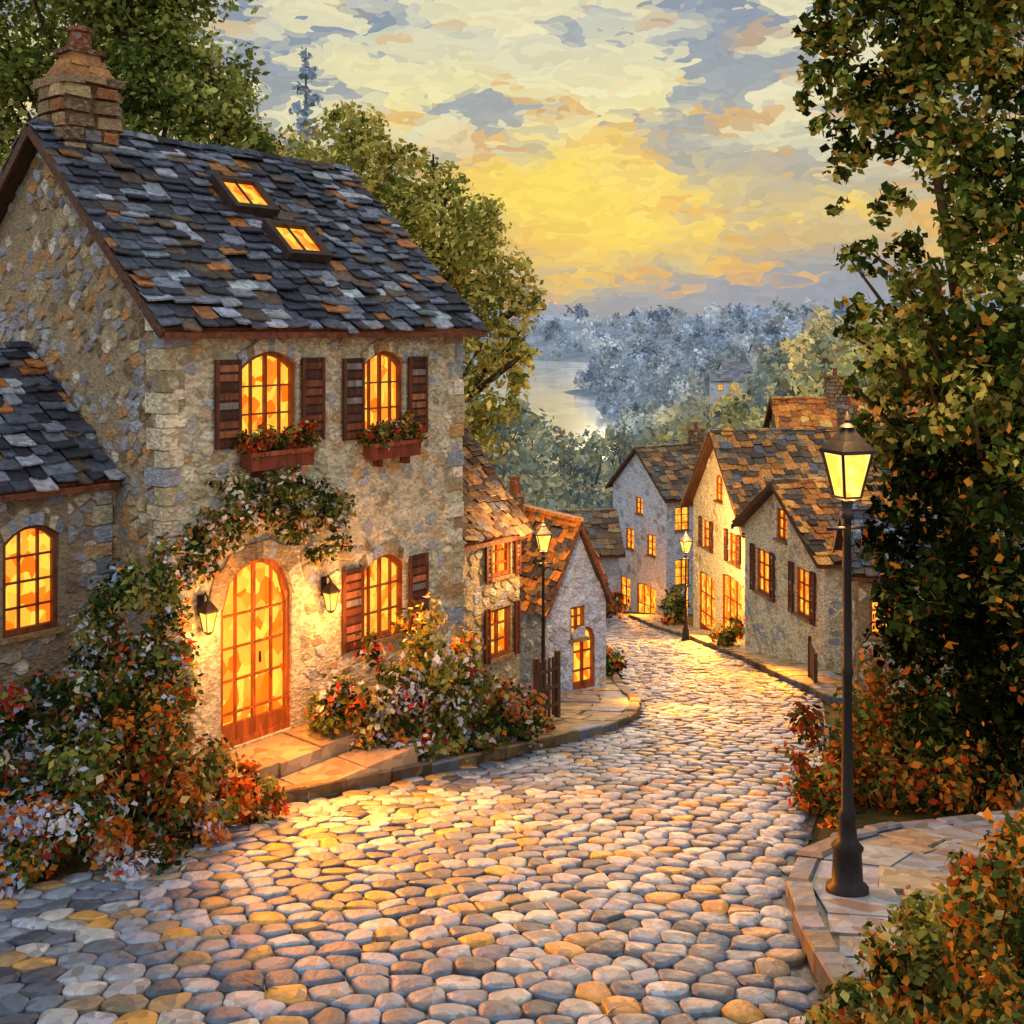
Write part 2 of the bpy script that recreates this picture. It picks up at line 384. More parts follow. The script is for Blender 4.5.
def opening(parent,P,o,detail=True):
    c=o['s'];w=o['w'];dp=0.10
    wood=lin(o.get('wood',(150,78,32)))
    mb=MB(); n=10
    out=[P(c-w/2,o['z'],dp),P(c+w/2,o['z'],dp)]+[P(c+w/2-w*i/n,archz(o,c+w/2-w*i/n),dp) for i in range(n+1)]
    mb.face(out,(1,1,1))
    isd=o.get('kind')=='door'
    pane=mb.build('door' if isd else 'window',M_door if isd else M_glow,parent)
    fb=MB(); fw=o.get('fw',0.05)
    def ring(d,inset):
        r=[P(c-w/2+inset,o['z']+inset,d),P(c+w/2-inset,o['z']+inset,d)]
        for i in range(n+1):
            s=c+w/2-w*i/n; z=archz(o,s); r.append(P(c+(s-c)*(w-2*inset)/w,z-inset,d))
        return r
    A=ring(0.04,0.0);B=ring(0.04,fw);C=ring(dp,fw)
    for i in range(len(A)):
        j=(i+1)%len(A); fb.face([A[i],A[j],B[j],B[i]],wood); fb.face([B[i],B[j],C[j],C[i]],wood)
    bars=o.get('bars',(2,3)); bw=0.02 if detail else 0.03
    def bar(s0,s1,z0,z1):
        d0=0.055
        f=[P(s0,z0,d0),P(s1,z0,d0),P(s1,z1,d0),P(s0,z1,d0)]; b=[P(s0,z0,dp),P(s1,z0,dp),P(s1,z1,dp),P(s0,z1,dp)]
        fb.face(f,wood)
        for q in range(4): fb.face([b[q],b[(q+1)%4],f[(q+1)%4],f[q]],wood)
    for i in range(1,bars[0]):
        s=c-w/2+w*i/bars[0]; b_=bw*(1.8 if i*2==bars[0] else 1); bar(s-b_/2,s+b_/2,o['z']+fw,archz(o,s)-fw*0.8)
    hh=o['h']-o.get('arch',0)*0.5
    for i in range(1,bars[1]):
        z=o['z']+hh*i/bars[1]; bar(c-w/2+fw,c+w/2-fw,z-bw/2+0.001,z+bw/2)
    if isd: bar(c-w/2+fw,c+w/2-fw,o['z']+fw,o['z']+0.12*o['h'])
    fb.build('frame',M_wood,pane)
    if isd and detail:
        h=MB(); p=P(c+0.05,o['z']+o['h']*0.45,0.02); h.lathe((p[0],p[1],p[2]-0.06),[(0.012,0),(0.016,0.03),(0.012,0.12)],8,lin((60,40,16))); h.build('handle',M_iron,pane)
    if not isd:
        sb=MB(); z=o['z']
        f=[P(c-w/2-.05,z-.05,-.07),P(c+w/2+.05,z-.05,-.07),P(c+w/2+.05,z,-.07),P(c-w/2-.05,z,-.07)]
        b=[P(c-w/2-.05,z-.05,.03),P(c+w/2+.05,z-.05,.03),P(c+w/2+.05,z,.03),P(c-w/2-.05,z,.03)]
        cc=lin((150,116,76)); sb.face(f,cc)
        for q in range(4): sb.face([b[q],b[(q+1)%4],f[(q+1)%4],f[q]],cc)
        sb.build('sill',M_stone,pane)
    if o.get('shut'):
        sw=o['shut']; top=o['h']-o.get('arch',0)*0.9
        for sd in (-1,1):
            m=MB(); sc=c+sd*(w/2+sw/2+0.03)
            def slab(a,b,z0,z1,d,th,colr):
                f=[P(a,z0,-d-th),P(b,z0,-d-th),P(b,z1,-d-th),P(a,z1,-d-th)]; bk=[P(a,z0,-d),P(b,z0,-d),P(b,z1,-d),P(a,z1,-d)]
                m.face(f,colr)
                for q in range(4): m.face([bk[q],bk[(q+1)%4],f[(q+1)%4],f[q]],colr)
            slab(sc-sw/2,sc+sw/2,o['z']-0.03,o['z']+top+0.06,0.045,0.02,jit(lin((72,40,26)),.1))
            slab(sc-sw/2,sc-sw/2+.04,o['z']-.03,o['z']+top+.06,0.066,0.022,lin((100,54,34)))
            slab(sc+sw/2-.04,sc+sw/2,o['z']-.03,o['z']+top+.06,0.066,0.022,lin((100,54,34)))
            ns=9
            for i in range(ns):
                z=o['z']-.01+(top+.04)*i/ns; slab(sc-sw/2+.042,sc+sw/2-.042,z,z+(top+.04)/ns*.7,0.066,0.014,jit(pick([((124,68,40),3),((160,100,64),1.3),((86,48,32),2.4),((130,122,116),.9)]),.25))
            m.build('shutter',M_wood,pane)
    return pane
def tiles(mb,O,E,V,Le,Lv,pal,tw,te,lift=0.035):
    O=Vector(O);E=Vector(E).normalized();V=Vector(V).normalized();Nn=E.cross(V).normalized()
    if Nn.z<0: Nn=-Nn
    dk=lin((34,30,30))
    a,b,c,d=O,O+E*Le,O+E*Le+V*Lv,O+V*Lv
    mb.face([a,b,c,d],dk); u=Nn*-0.07
    mb.face([a+u,b+u,c+u,d+u],lin((70,44,28)))
    for p,q in ((a,b),(b,c),(c,d),(d,a)): mb.face([p,q,q+u,p+u],lin((96,52,28)))
    rows=int(Lv/te)+1; 
    for r in range(rows):
        v0=r*te-0.03; s=-R(0,tw); wob=R(0,6)
        while s<Le:
            w=tw*R(0.6,1.5); a0=max(s,-0.05); a1=min(s+w,Le+R(0,0.06)); s+=w
            if a1-a0<tw*0.3: continue
            vv=v0+R(-1,1)*te*0.24+.03*math.sin(a0*1.6+wob); v1=min(vv+te*1.45,Lv+0.01); l=lift*R(0.6,2.4); gp=0.007
            w0=Nn*0.012*math.sin(a0*2.1+r*.3)
            A=O+E*(a0+gp)+V*(vv+R(-.02,.02))+Nn*l+w0; B=O+E*(a1-gp)+V*(vv+R(-.035,.035))+Nn*(l*R(0.7,1.3))+w0
            C=O+E*(a1-gp)+V*v1+Nn*0.008+w0; D=O+E*(a0+gp)+V*v1+Nn*0.008+w0
            mid=(A+B)/2-V*te*R(.03,.18)+Nn*.006
            dn=Nn*-0.025; col=jit(pick(pal),0.3,0.05); ed=tuple(x*1.25 for x in col)
            mb.face([A,mid,B,C,D],col); mb.face([A+dn,mid+dn,mid,A],ed); mb.face([mid+dn,B+dn,B,mid],ed)
            mb.face([A+dn,A,D],col); mb.face([B,B+dn,C],col)
def house(name,base,ang,L,W,eave,ridge,zb,label,ops,wall_pal,roof_pal,mortar=(140,124,92),axis='x',sw=0.26,sh=0.13,tw=0.2,te=0.14,ov=0.2,fov=0.3,detail=False,keep=0.75,chim=None,walls=('front','left'),cat='house',group=None,lpal=None):
    e=empty(name,base,math.radians(ang),label,cat,group)
    mb=MB(); mc=lin(mortar)
    specs={'front':((0,0,0),(1,0,0),(0,-1,0),L),'left':((0,0,0),(0,1,0),(-1,0,0),W),'right':((L,0,0),(0,1,0),(1,0,0),W),'back':((0,W,0),(1,0,0),(0,1,0),L)}
    slope=(ridge-eave)/((W if axis=='x' else L)/2)
    for k in specs:
        O,U,N,ln=specs[k]
        gab=(k in('left','right'))==(axis=='x')
        top=[(0,eave),(ln/2,ridge-0.03),(ln,eave)] if gab else [(0,eave),(ln,eave)]
        oo=ops.get(k,[])
        mk=mc if not (lpal and k=='left') else lin((162,142,112))
        P,tz=panel(mb,O,U,N,0,ln,zb,top,oo,mk)
        if k in walls: stones(mb,P,top,ln,-.7,oo,(lpal if (lpal and k=='left') else wall_pal),sw,sh,keep+(.12 if lpal and k=='left' else 0),mort=mk)
        for o in oo:
            if detail: voussoirs(mb,P,o,wall_pal,0.13 if o.get('kind')!='door' else 0.19,9 if o.get('kind')!='door' else 13)
            opening(e,P,o,detail)
    if detail:
        z=-.6;k=0
        while z<eave-.1:
            h=R(.14,.24); lx,ly=(R(.24,.36),R(.14,.2)) if k%2 else (R(.14,.2),R(.24,.36)); k+=1
            o1,o2=R(.025,.05),R(.025,.05)
            mb.box((lx/2-o1,ly/2-o1,z+h/2),(lx,ly,h*.92),jit(pick(wall_pal),.15),Matrix.Rotation(R(-.04,.04),3,'Z'))
            mb.box((L-lx/2+o2,ly/2-o2,z+h/2),(lx,ly,h*.92),jit(pick(wall_pal),.15),Matrix.Rotation(R(-.04,.04),3,'Z')); z+=h
    mb.build('wall',M_stone,e)
    rb=MB()
    if axis=='x':
        Vf=Vector((0,W/2,ridge-eave)); vl=Vf.length; k=fov/(W/2)
        o1=Vector((-ov,-fov,eave-slope*fov+0.05)); tiles(rb,o1,(1,0,0),Vf,L+2*ov,vl*(1+k),roof_pal,tw,te)
        o2=Vector((-ov,W+fov,eave-slope*fov+0.05)); tiles(rb,o2,(1,0,0),Vector((0,-W/2,ridge-eave)),L+2*ov,vl*(1+k)-0.02,roof_pal,tw*2,te*2)
        n=int((L+2*ov)/(tw*1.4))+1
        for i in range(n):
            x=-ov+(i+.5)*(L+2*ov)/n; rb.box((x,W/2,ridge+0.075+R(-.015,.02)),((L+2*ov)/n*.93,0.2,0.07),jit(pick(roof_pal),.25),Matrix.Rotation(R(-.1,.1),3,'Y'),0.8)
        rb.box((L/2,-fov-0.005,eave-slope*fov-0.03),(L+2*ov,0.035,0.07),lin((110,60,36)))
        for sx in (-ov-0.02,L+ov+0.02):
            for sy in (-1,1):
                p0=Vector((sx,W/2+sy*(W/2+fov),eave-slope*fov-0.02)); p1=Vector((sx,W/2,ridge-0.01))
                m=(p0+p1)/2; a=math.atan2(p1.z-p0.z,p1.y-p0.y)
                rb.box(m,(0.035,(p1-p0).length,0.11),lin((86,54,38)),Matrix.Rotation(a,3,'X'))
    else:
        Vf=Vector((L/2,0,ridge-eave)); vl=Vf.length; k=ov/(L/2)
        tiles(rb,Vector((-ov,-fov,eave-slope*ov+0.05)),(0,1,0),Vf,W+2*fov,vl*(1+k),roof_pal,tw,te)
        tiles(rb,Vector((L+ov,-fov,eave-slope*ov+0.05)),(0,1,0),Vector((-L/2,0,ridge-eave)),W+2*fov,vl*(1+k)-0.02,roof_pal,tw,te)
        rb.box((L/2,W/2,ridge+0.07),(0.16,W+2*fov,0.06),jit(pick(roof_pal),.1))
        for sx in (-1,1):
            p0=Vector((L/2+sx*(L/2+ov),-fov-.02,eave-slope*ov)); p1=Vector((L/2,-fov-.02,ridge)); m=(p0+p1)/2
            rb.box(m,((p1-p0).length,0.03,0.07),lin((120,74,50)),Matrix.Rotation(-math.atan2(p1.z-p0.z,p1.x-p0.x),3,'Y'))
    roof=rb.build('roof',M_slate,e)
    if chim:
        CH=[((150,120,88),3),((120,92,66),3),((176,144,104),2),((140,136,134),1.4),((164,104,60),1.4)]
        for (cx,cy,cw,cz0,cz1) in chim:
            m=MB(); n=max(3,int((cz1-cz0)/0.15)); 
            m.box((cx,cy,(cz0+cz1)/2),(cw*.92,cw*.8,cz1-cz0),lin((110,84,60)))
            for i in range(n):
                z=cz0+(cz1-cz0)*i/n; hh=(cz1-cz0)/n*.9; of=R(-.05,.05); nb=random.choice((2,3))
                for q in range(nb):
                    for sy in (-1,1):
                        m.box((cx-cw/2+cw*(q+.5)/nb+of,cy+sy*cw*.4,z+hh/2),(cw/nb*R(.8,.96),0.09*R(.7,2.2),hh*R(.8,1)),jit(pick(CH),.3),Matrix.Rotation(R(-.06,.06),3,'Y'),R(.8,1))
                        m.box((cx+sy*cw*.46,cy-cw*.4+cw*.8*(q+.5)/nb,z+hh/2),(0.09*R(.7,2.2),cw*.8/nb*.9,hh*R(.8,1)),jit(pick(CH),.3),Matrix.Rotation(R(-.06,.06),3,'X'),R(.8,1))
            for q in (-.34,0,.34): m.box((cx+q*cw*1.1,cy,cz1+.04+R(-.01,.02)),(cw*.38,cw*R(.95,1.05),R(.08,.11)),jit(pick(CH),.25),Matrix.Rotation(R(-.05,.05),3,'Y'))
            if detail:
                for q in range(4):
                    t=1-.14*q
                    for sx in (-.5,.5): m.box((cx+sx*cw*.46*t+R(-.015,.015),cy,cz1+.12+.08*q),(cw*.48*t,cw*.82*t*R(.92,1.05),.08),jit(pick([((170,112,68),2),((184,128,76),1),((124,86,60),1.4)]),.25),Matrix.Rotation(R(-.08,.08),3,'Z'),R(.8,.95))
                m.box((cx,cy,cz1+.43),(cw*.66,cw*.5,0.06),lin((110,70,48)))
                m.lathe((cx,cy,cz1+.46),[(0.15,0),(0.13,0.05),(0.12,0.2),(0.15,0.22),(0.15,0.27),(0.11,0.28)],10,lin((130,72,46)))
            else:
                m.lathe((cx,cy,cz1+.08),[(0.11,0),(0.09,0.25),(0.11,0.3)],8,lin((140,74,48)))
            m.build('chimney',M_stone,roof)
    return e,roof

WARM=[((214,204,172),4),((188,172,136),3),((234,224,196),3),((156,138,108),2.2),((192,150,98),1.6),((166,172,180),2.4),((124,106,84),1.2)]
COOL=[((160,168,182),4.5),((196,184,154),2.6),((122,128,142),3),((174,142,104),1.4),((214,210,200),1.6),((116,96,76),1.6)]
GAB=[((166,172,184),3.2),((190,168,128),3),((132,136,146),2.4),((198,140,80),2.2),((214,206,186),1.4),((120,94,68),2.4)]
BLUEW=[((172,186,208),4),((196,206,220),3),((142,156,178),2),((196,188,170),1)]
YELW=[((230,208,158),4),((208,182,128),3),((240,226,186),2),((168,142,106),1)]
SLATE=[((78,84,98),4),((52,54,64),4.4),((114,122,136),2.8),((98,82,70),1.6),((162,168,178),1.8),((160,104,58),.9)]
BROWNR=[((122,98,72),4),((92,76,62),4),((152,126,92),1.8),((112,112,112),1.4),((170,122,72),.6)]
ORNR=[((234,146,58),4),((208,120,48),3),((246,188,96),2),((150,94,56),1)]
MIXR=BROWNR[:2]+[((210,132,58),6),((236,168,82),4),((180,104,50),2)]

# ---------------------------------------------------------------- main cottage
A=(-3.63,11.5); GA=g(*A)
def zl(Z): return Z-GA
ops={'front':[
  dict(s=1.34,z=zl(-1.27),w=0.80,h=1.03,arch=0.16,bars=(4,3),shut=0.33,mg=0.08),
  dict(s=3.12,z=zl(-1.31),w=0.72,h=1.05,arch=0.16,bars=(4,3),shut=0.33,mg=0.08),
  dict(s=3.12,z=zl(-3.88),w=0.74,h=1.05,arch=0.16,bars=(4,3),shut=0.33,mg=0.08),
  dict(s=1.18,z=zl(-4.62),w=0.98,h=2.05,arch=0.48,p=0.5,kind='door',bars=(4,5),mg=0.12,fw=0.06,wood=(170,92,34))],
 'left':[]}
house('stone_cottage',(A[0],A[1],GA),50,4.54,5.0,zl(0.23),zl(2.38),-1.4,
  'two storey stone cottage with slate roof and lamplit arched door',ops,WARM,SLATE,mortar=(210,200,168),
  tw=0.25,te=0.16,sw=.21,sh=.12,detail=True,keep=0.62,chim=[(0.42,2.5,0.72,zl(1.9),zl(2.95))],lpal=GAB)
cot=bpy.data.objects['stone_cottage']; roof=[o for o in cot.children if o.name.startswith('roof')][0]
sl=math.atan2(2.15,2.5)
for (s,t) in ((2.12,1.58),(2.40,0.88)):
    z=zl(0.23)+t*0.86+0.05
    Mx=Matrix.Rotation(sl,3,'X'); nn=Mx@Vector((0,0,1))
    m=MB(); m.box(Vector((s,t,z))+nn*0.102,(0.52,0.52,0.02),(1,1,1),Mx); sk=m.build('skylight',M_glow,roof)
    f=MB(); fc=lin((60,44,36))
    for (dx,dy,wx,wy) in ((-.30,0,.08,.68),(.30,0,.08,.68),(0,-.30,.52,.08),(0,.30,.52,.08),(0,0,.03,.52)):
        f.box(Vector((s,t,z))+Mx@Vector((dx,dy,0.11)),(wx,wy,0.12 if wx!=.03 else .04),fc,Mx)
    f.build('frame',M_wood,sk)
u=(math.cos(math.radians(50)),math.sin(math.radians(50))); gg=(-u[1],u[0])
AX=(A[0]+gg[0]*1.0-u[0]*3.4-0.02,A[1]+gg[1]*1.0-u[1]*3.4-0.02); GX=g(*AX)
house('stone_annex',(AX[0],AX[1],GX),50,3.36,3.6,-1.5-GX,-0.25-GX,-1.8,
  'low stone annex with slate roof and arched lit window',{'front':[dict(s=3.4-0.90,z=-3.14-GX,w=0.60,h=1.12,arch=0.14,bars=(3,4),mg=0.07,wood=(120,64,34))]},
  COOL,SLATE,mortar=(144,128,104),tw=0.23,te=0.17,detail=True,ov=0.0,fov=0.22,sw=.22,sh=.13,keep=0.7)

# ---------------------------------------------------------------- other houses
def w(s,z,ww,h,arch=0,bars=(2,3),**k): return dict(s=s,z=z,w=ww,h=h,arch=arch,bars=bars,mg=0.04,**k)
GB=g(-1.1,16.8)
house('small_cottage',(-1.1,16.8,GB),50,1.9,2.7,-3.2-GB,-1.75-GB,-1.2,'narrow stone cottage with brown tiled roof beside stone cottage',
  {'front':[w(1.42,-4.0-GB,.52,.6,shut=0.14),w(1.4,-5.3-GB,.56,.78,shut=.12)]},WARM,BROWNR,mortar=(180,162,126),sw=.2,sh=.13,tw=.18,te=.13,ov=.12,fov=.15,chim=[(1.5,1.6,.3,-2.2-GB,-1.5-GB)])
GC=g(0.62,19.6)
house('gabled_cottage',(0.62,19.6,GC),34,1.35,2.6,-4.9-GC,-3.5-GC,-1.2,'small blue grey gabled cottage with brown tiled roof and lit doorway',
  {'front':[w(.7,-5.6-GC,.34,.58),dict(s=.84,z=.02,w=.52,h=1.15,arch=.24,p=.5,kind='door',bars=(2,3),mg=.05)]},BLUEW,BROWNR+ORNR[:1],mortar=(184,198,222),axis='y',sw=.22,sh=.13,tw=.18,te=.13,ov=.09,fov=.1,keep=.5,chim=[(.4,1.6,.26,-4.4-GC,-3.2-GC)])
GD=g(6.9,24.3)
house('gabled_cottage',(6.9,24.3,GD),11,4.6,4.4,-5.0-GD,-3.7-GD,-1.6,'low stone cottage with golden brown roof beside the kerb',
  {'left':[w(1.0,-6.6-GD,.85,1.1,bars=(3,3),shut=.2),w(3.2,-6.6-GD,.95,1.1,bars=(3,3),shut=.2),w(2.2,-5.05-GD,.6,.75)],'front':[w(1.0,-6.3-GD,.6,.8)]},
  YELW[:3]+COOL[:2],MIXR,mortar=(234,222,192),sw=.3,sh=.17,tw=.26,te=.2,ov=.25,fov=.25,keep=.5,chim=[(3.6,2.2,.45,-4.0-GD,-3.0-GD)])
GE=g(7.2,33.5)
house('tall_gabled_house',(7.2,33.5,GE),10,5.5,5.0,-5.9-GE,-3.35-GE,-1.6,'tall cream stone gabled house with lit shop doorway',
  {'left':[dict(s=1.4,z=-.55,w=1.7,h=2.2,arch=.1,kind='door',bars=(3,3),mg=.05),dict(s=3.65,z=-.85,w=1.6,h=2.1,arch=.1,kind='door',bars=(3,3),mg=.05),
    w(1.2,2.1,.8,.95,shut=.22),w(3.6,2.1,.8,.95,shut=.22),w(2.5,3.85,.7,.9,arch=.15)],'front':[w(1.2,2.0,.6,.8)]},
  YELW,BROWNR+[((206,136,64),5)],mortar=(244,224,168),sw=.36,sh=.2,tw=.3,te=.24,ov=.3,fov=.3,keep=.42,chim=[(4.5,2.5,.5,-3.9-GE,-2.6-GE)])
GF=g(6.35,20.2)
house('garden_shed',(6.35,20.2,GF),-10,3.2,2.2,-4.35-GF,-3.5-GF,-1.2,'small dark shed with sloping slate roof and lit window',
  {'front':[w(.42,-5.6-GF,.42,.68)]},WARM,SLATE,mortar=(140,116,84),sw=.26,sh=.15,tw=.22,te=.17,ov=.15,fov=.2,cat='shed')
GH=g(11,41)
house('orange_roofed_house',(10.6,41,GH),4,8,5,-6.1-GH,-2.75-GH,-1.6,'stone house with roof tiles coloured with sunset glow and brick chimney',
  {'front':[w(1.5,1.6,.8,1.0),w(4.0,1.6,.8,1.0)]},YELW,ORNR,sw=.4,sh=.22,tw=.34,te=.26,chim=[(2.4,2.5,.7,-3.4-GH,-1.9-GH)])  # the sunset glow on this roof is put into its tile colours
GI=g(7.0,50)
house('blue_house',(7.0,50,GI),27,4.6,4.5,-7.5-GI,-5.6-GI,-2,'three storey pale blue house with lit windows at the street end',
  {'left':[dict(s=1.6,z=-.9,w=1.6,h=1.9,arch=.1,kind='door',bars=(3,2),mg=.05),w(3.4,-.4,.9,1.4),w(1.2,2.4,.7,1.0),w(3.0,2.4,.7,1.0),w(2.2,4.2,.6,.8)],'front':[w(.9,3.7,.8,1.1),w(.9,1.2,.8,1.2)]},
  BLUEW,BROWNR,mortar=(214,226,246),sw=.5,sh=.3,tw=.4,te=.3,keep=.35,chim=[(3.3,2.2,.6,-6.2-GI,-4.9-GI)])
GJ=g(2.4,48)
house('grey_cottage',(2.4,48,GJ),6,2.3,3.2,-9.6-GJ,-8.2-GJ,-2,'little grey cottage with brown roof at the street end',
  {'front':[w(1.5,1.0,.6,.7)]},BLUEW,BROWNR,mortar=(180,188,204),sw=.5,sh=.3,tw=.4,te=.3)
for (x,y,a,sx) in ((45,232,10,6),(37,205,-8,6),(58,262,5,7)):
    z=g(x,y)+4.2; house('white_cottage',(x,y,z),a,sx,4.5,3.0,4.8,-8,'small white cottage on the wooded hillside',{'front':[w(sx*.3,1.1,.8,1.1),w(sx*.7,1.1,.8,1.1)]},
      [((224,228,234),3),((200,206,214),2)],[((140,146,160),3),((130,126,124),2)],mortar=(228,232,238),sw=1.0,sh=.6,tw=.9,te=.7,group='cottages on the wooded hillside')

# ---------------------------------------------------------------- ground sheets
xs=np.concatenate([-np.geomspace(4000,8,60),np.linspace(-7,7,15),np.geomspace(8,4000,60)])
ys=np.concatenate([[-40,-10,0],np.linspace(4,60,15),np.geomspace(64,6000,110)])
def sheet(name,mat,ya,yb,colf,dz=-.03):
    mb=MB(); yy=[y for y in ys if ya<=y<=yb]; X,Y=np.meshgrid(xs,yy); Z=G(X,Y)+dz; nx=len(xs)
    mb.v=[(float(a),float(b),float(c)) for a,b,c in zip(X.ravel(),Y.ravel(),Z.ravel())]
    for j in range(len(yy)-1):
        for i in range(nx-1):
            mb.f.append([j*nx+i,j*nx+i+1,(j+1)*nx+i+1,(j+1)*nx+i]); mb.c.append(colf(xs[i],(yy[j]+yy[j+1])/2))
    return mb.build(name,mat,None,True,kind='structure')
ysplit=ys[np.argmin(abs(ys-300))]
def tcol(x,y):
    t=float(sstep(60,290,np.array(y))); a=np.array(lin((92,88,50))); b=np.array(lin((116,128,134)))  # ground turns blue-grey with distance, haze put into its colour
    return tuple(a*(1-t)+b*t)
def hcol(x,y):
    t=float(sstep(600,2600,np.array(y))); a=np.array(lin((116,128,140))); b=np.array(lin((150,162,180)))  # hills pale with distance, haze mixed into the colour
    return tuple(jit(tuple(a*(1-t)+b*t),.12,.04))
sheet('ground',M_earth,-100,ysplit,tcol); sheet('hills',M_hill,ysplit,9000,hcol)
m=bpy.data.materials.new('water'); m.use_nodes=True; nt=m.node_tree; nt.nodes.remove(nt.nodes['Principled BSDF'])
vo,mp=strokes(nt,.12,(1,.35,1)); cr=nt.nodes.new('ShaderNodeValToRGB'); sp=nt.nodes.new('ShaderNodeSeparateColor'); nt.links.new(vo.outputs['Color'],sp.inputs[0]); nt.links.new(sp.outputs[0],cr.inputs[0])
cr.color_ramp.elements[0].color=(*lin((190,200,208)),1); cr.color_ramp.elements[1].color=(*lin((244,244,232)),1)
df=nt.nodes.new('ShaderNodeBsdfDiffuse'); nt.links.new(cr.outputs[0],df.inputs[0]); gl=nt.nodes.new('ShaderNodeBsdfGlossy'); gl.inputs['Roughness'].default_value=.1; gl.inputs[0].default_value=(.95,.97,1,1)
mx=nt.nodes.new('ShaderNodeMixShader'); mx.inputs[0].default_value=.5; nt.links.new(df.outputs[0],mx.inputs[1]); nt.links.new(gl.outputs[0],mx.inputs[2]); nt.links.new(mx.outputs[0],nt.nodes['Material Output'].inputs[0])
mb=MB(); mb.face([(-1200,100,-26.6),(1200,100,-26.6),(1200,1500,-26.6),(-1200,1500,-26.6)],(1,1,1)); mb.build('lake_water',m,kind='structure')

LE=[(2.5,-5.2),(7,-4.6),(8.06,-3.75),(10.87,-2.59),(12.7,-.95),(15.6,1.25),(17.4,1.95),(18.8,2.15),(22,2.15),(30,2.4),(38.7,3.0),(49,3.2)]
RE=[(2.5,1.9),(5.5,1.75),(7.03,1.84),(7.95,2.0),(8.9,2.33),(10.1,2.75),(13,3.8),(19.5,5.5),(27,5.65),(34,5.5),(40,5.1),(49,5.0)]
le=lambda y:np.interp(y,[a for a,_ in LE],[b for _,b in LE]); re_=lambda y:np.interp(y,[a for a,_ in RE],[b for _,b in RE])
mb=MB(); yy=np.linspace(2.5,49,90)
for a,b_ in zip(yy,yy[1:]):
    mb.face([(le(a),a,g(0,a)-.005),(re_(a),a,g(0,a)-.005),(re_(b_),b_,g(0,b_)-.005),(le(b_),b_,g(0,b_)-.005)],lin((60,62,68)))
dx,dy=0.225,0.225
cent={}
nj=int(46.5/dy); ni=int(12/dx)
for j in range(nj):
    for i in range(ni):
        x=-5.4+i*dx+(0.5*dx if j%2 else 0)+R(-.28,.28)*dx; y=2.5+j*dy+R(-.24,.24)*dy+0.22*math.sin(x*0.9+1)
        cent[(i,j)]=(x,y)
COB=[((136,148,166),6),((166,176,190),4.5),((104,116,136),5),((186,188,188),2),((178,148,104),1.5),((144,130,110),1.4),((82,92,108),3),((206,156,86),1.1)]  # ochre and orange stones partly stand in for warm light reflections
for (i,j),p in cent.items():
    if p[0]<le(p[1])+0.05 or p[0]>re_(p[1])-0.05 or p[1]>48.5: continue
    poly=cell(cent,i,j,.5,.5)
    if len(poly)<3: continue
    cx=sum(q[0] for q in poly)/len(poly); cy=sum(q[1] for q in poly)/len(poly)
    ch=[]
    for k in range(len(poly)):
        a=poly[k];b_=poly[(k+1)%len(poly)]; ch.append((a[0]*.80+b_[0]*.20,a[1]*.80+b_[1]*.20)); ch.append((a[0]*.20+b_[0]*.80,a[1]*.20+b_[1]*.80))
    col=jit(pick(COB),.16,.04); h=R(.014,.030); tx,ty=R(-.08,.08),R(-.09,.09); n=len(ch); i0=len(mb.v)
    rd=[(R(-.007,.007),R(-.007,.007)) for _ in ch]
    for (sc,z) in ((.985,-.02),(.955,h*.55),(.87,h*.95),(.45,h*1.08)):
        for q,(ra,rb_) in zip(ch,rd):
            x=cx+(q[0]-cx)*sc+ra; y=cy+(q[1]-cy)*sc+rb_; mb.v.append((x,y,g(0,y)+z+(x-cx)*tx+(y-cy)*ty))
    for r in range(3):
        for k in range(n):
            cc=jit(col,.12,.02) if r>0 else tuple(v*.65 for v in col)
            k2=(k+1)%n; mb.f.append([i0+r*n+k,i0+r*n+k2,i0+(r+1)*n+k2,i0+(r+1)*n+k]); mb.c.append(cc)
    mb.f.append([i0+3*n+k for k in range(n)]); mb.c.append(jit(col,.08,.02))
mb.build('cobbled_road',M_cob,None,True,kind='structure')

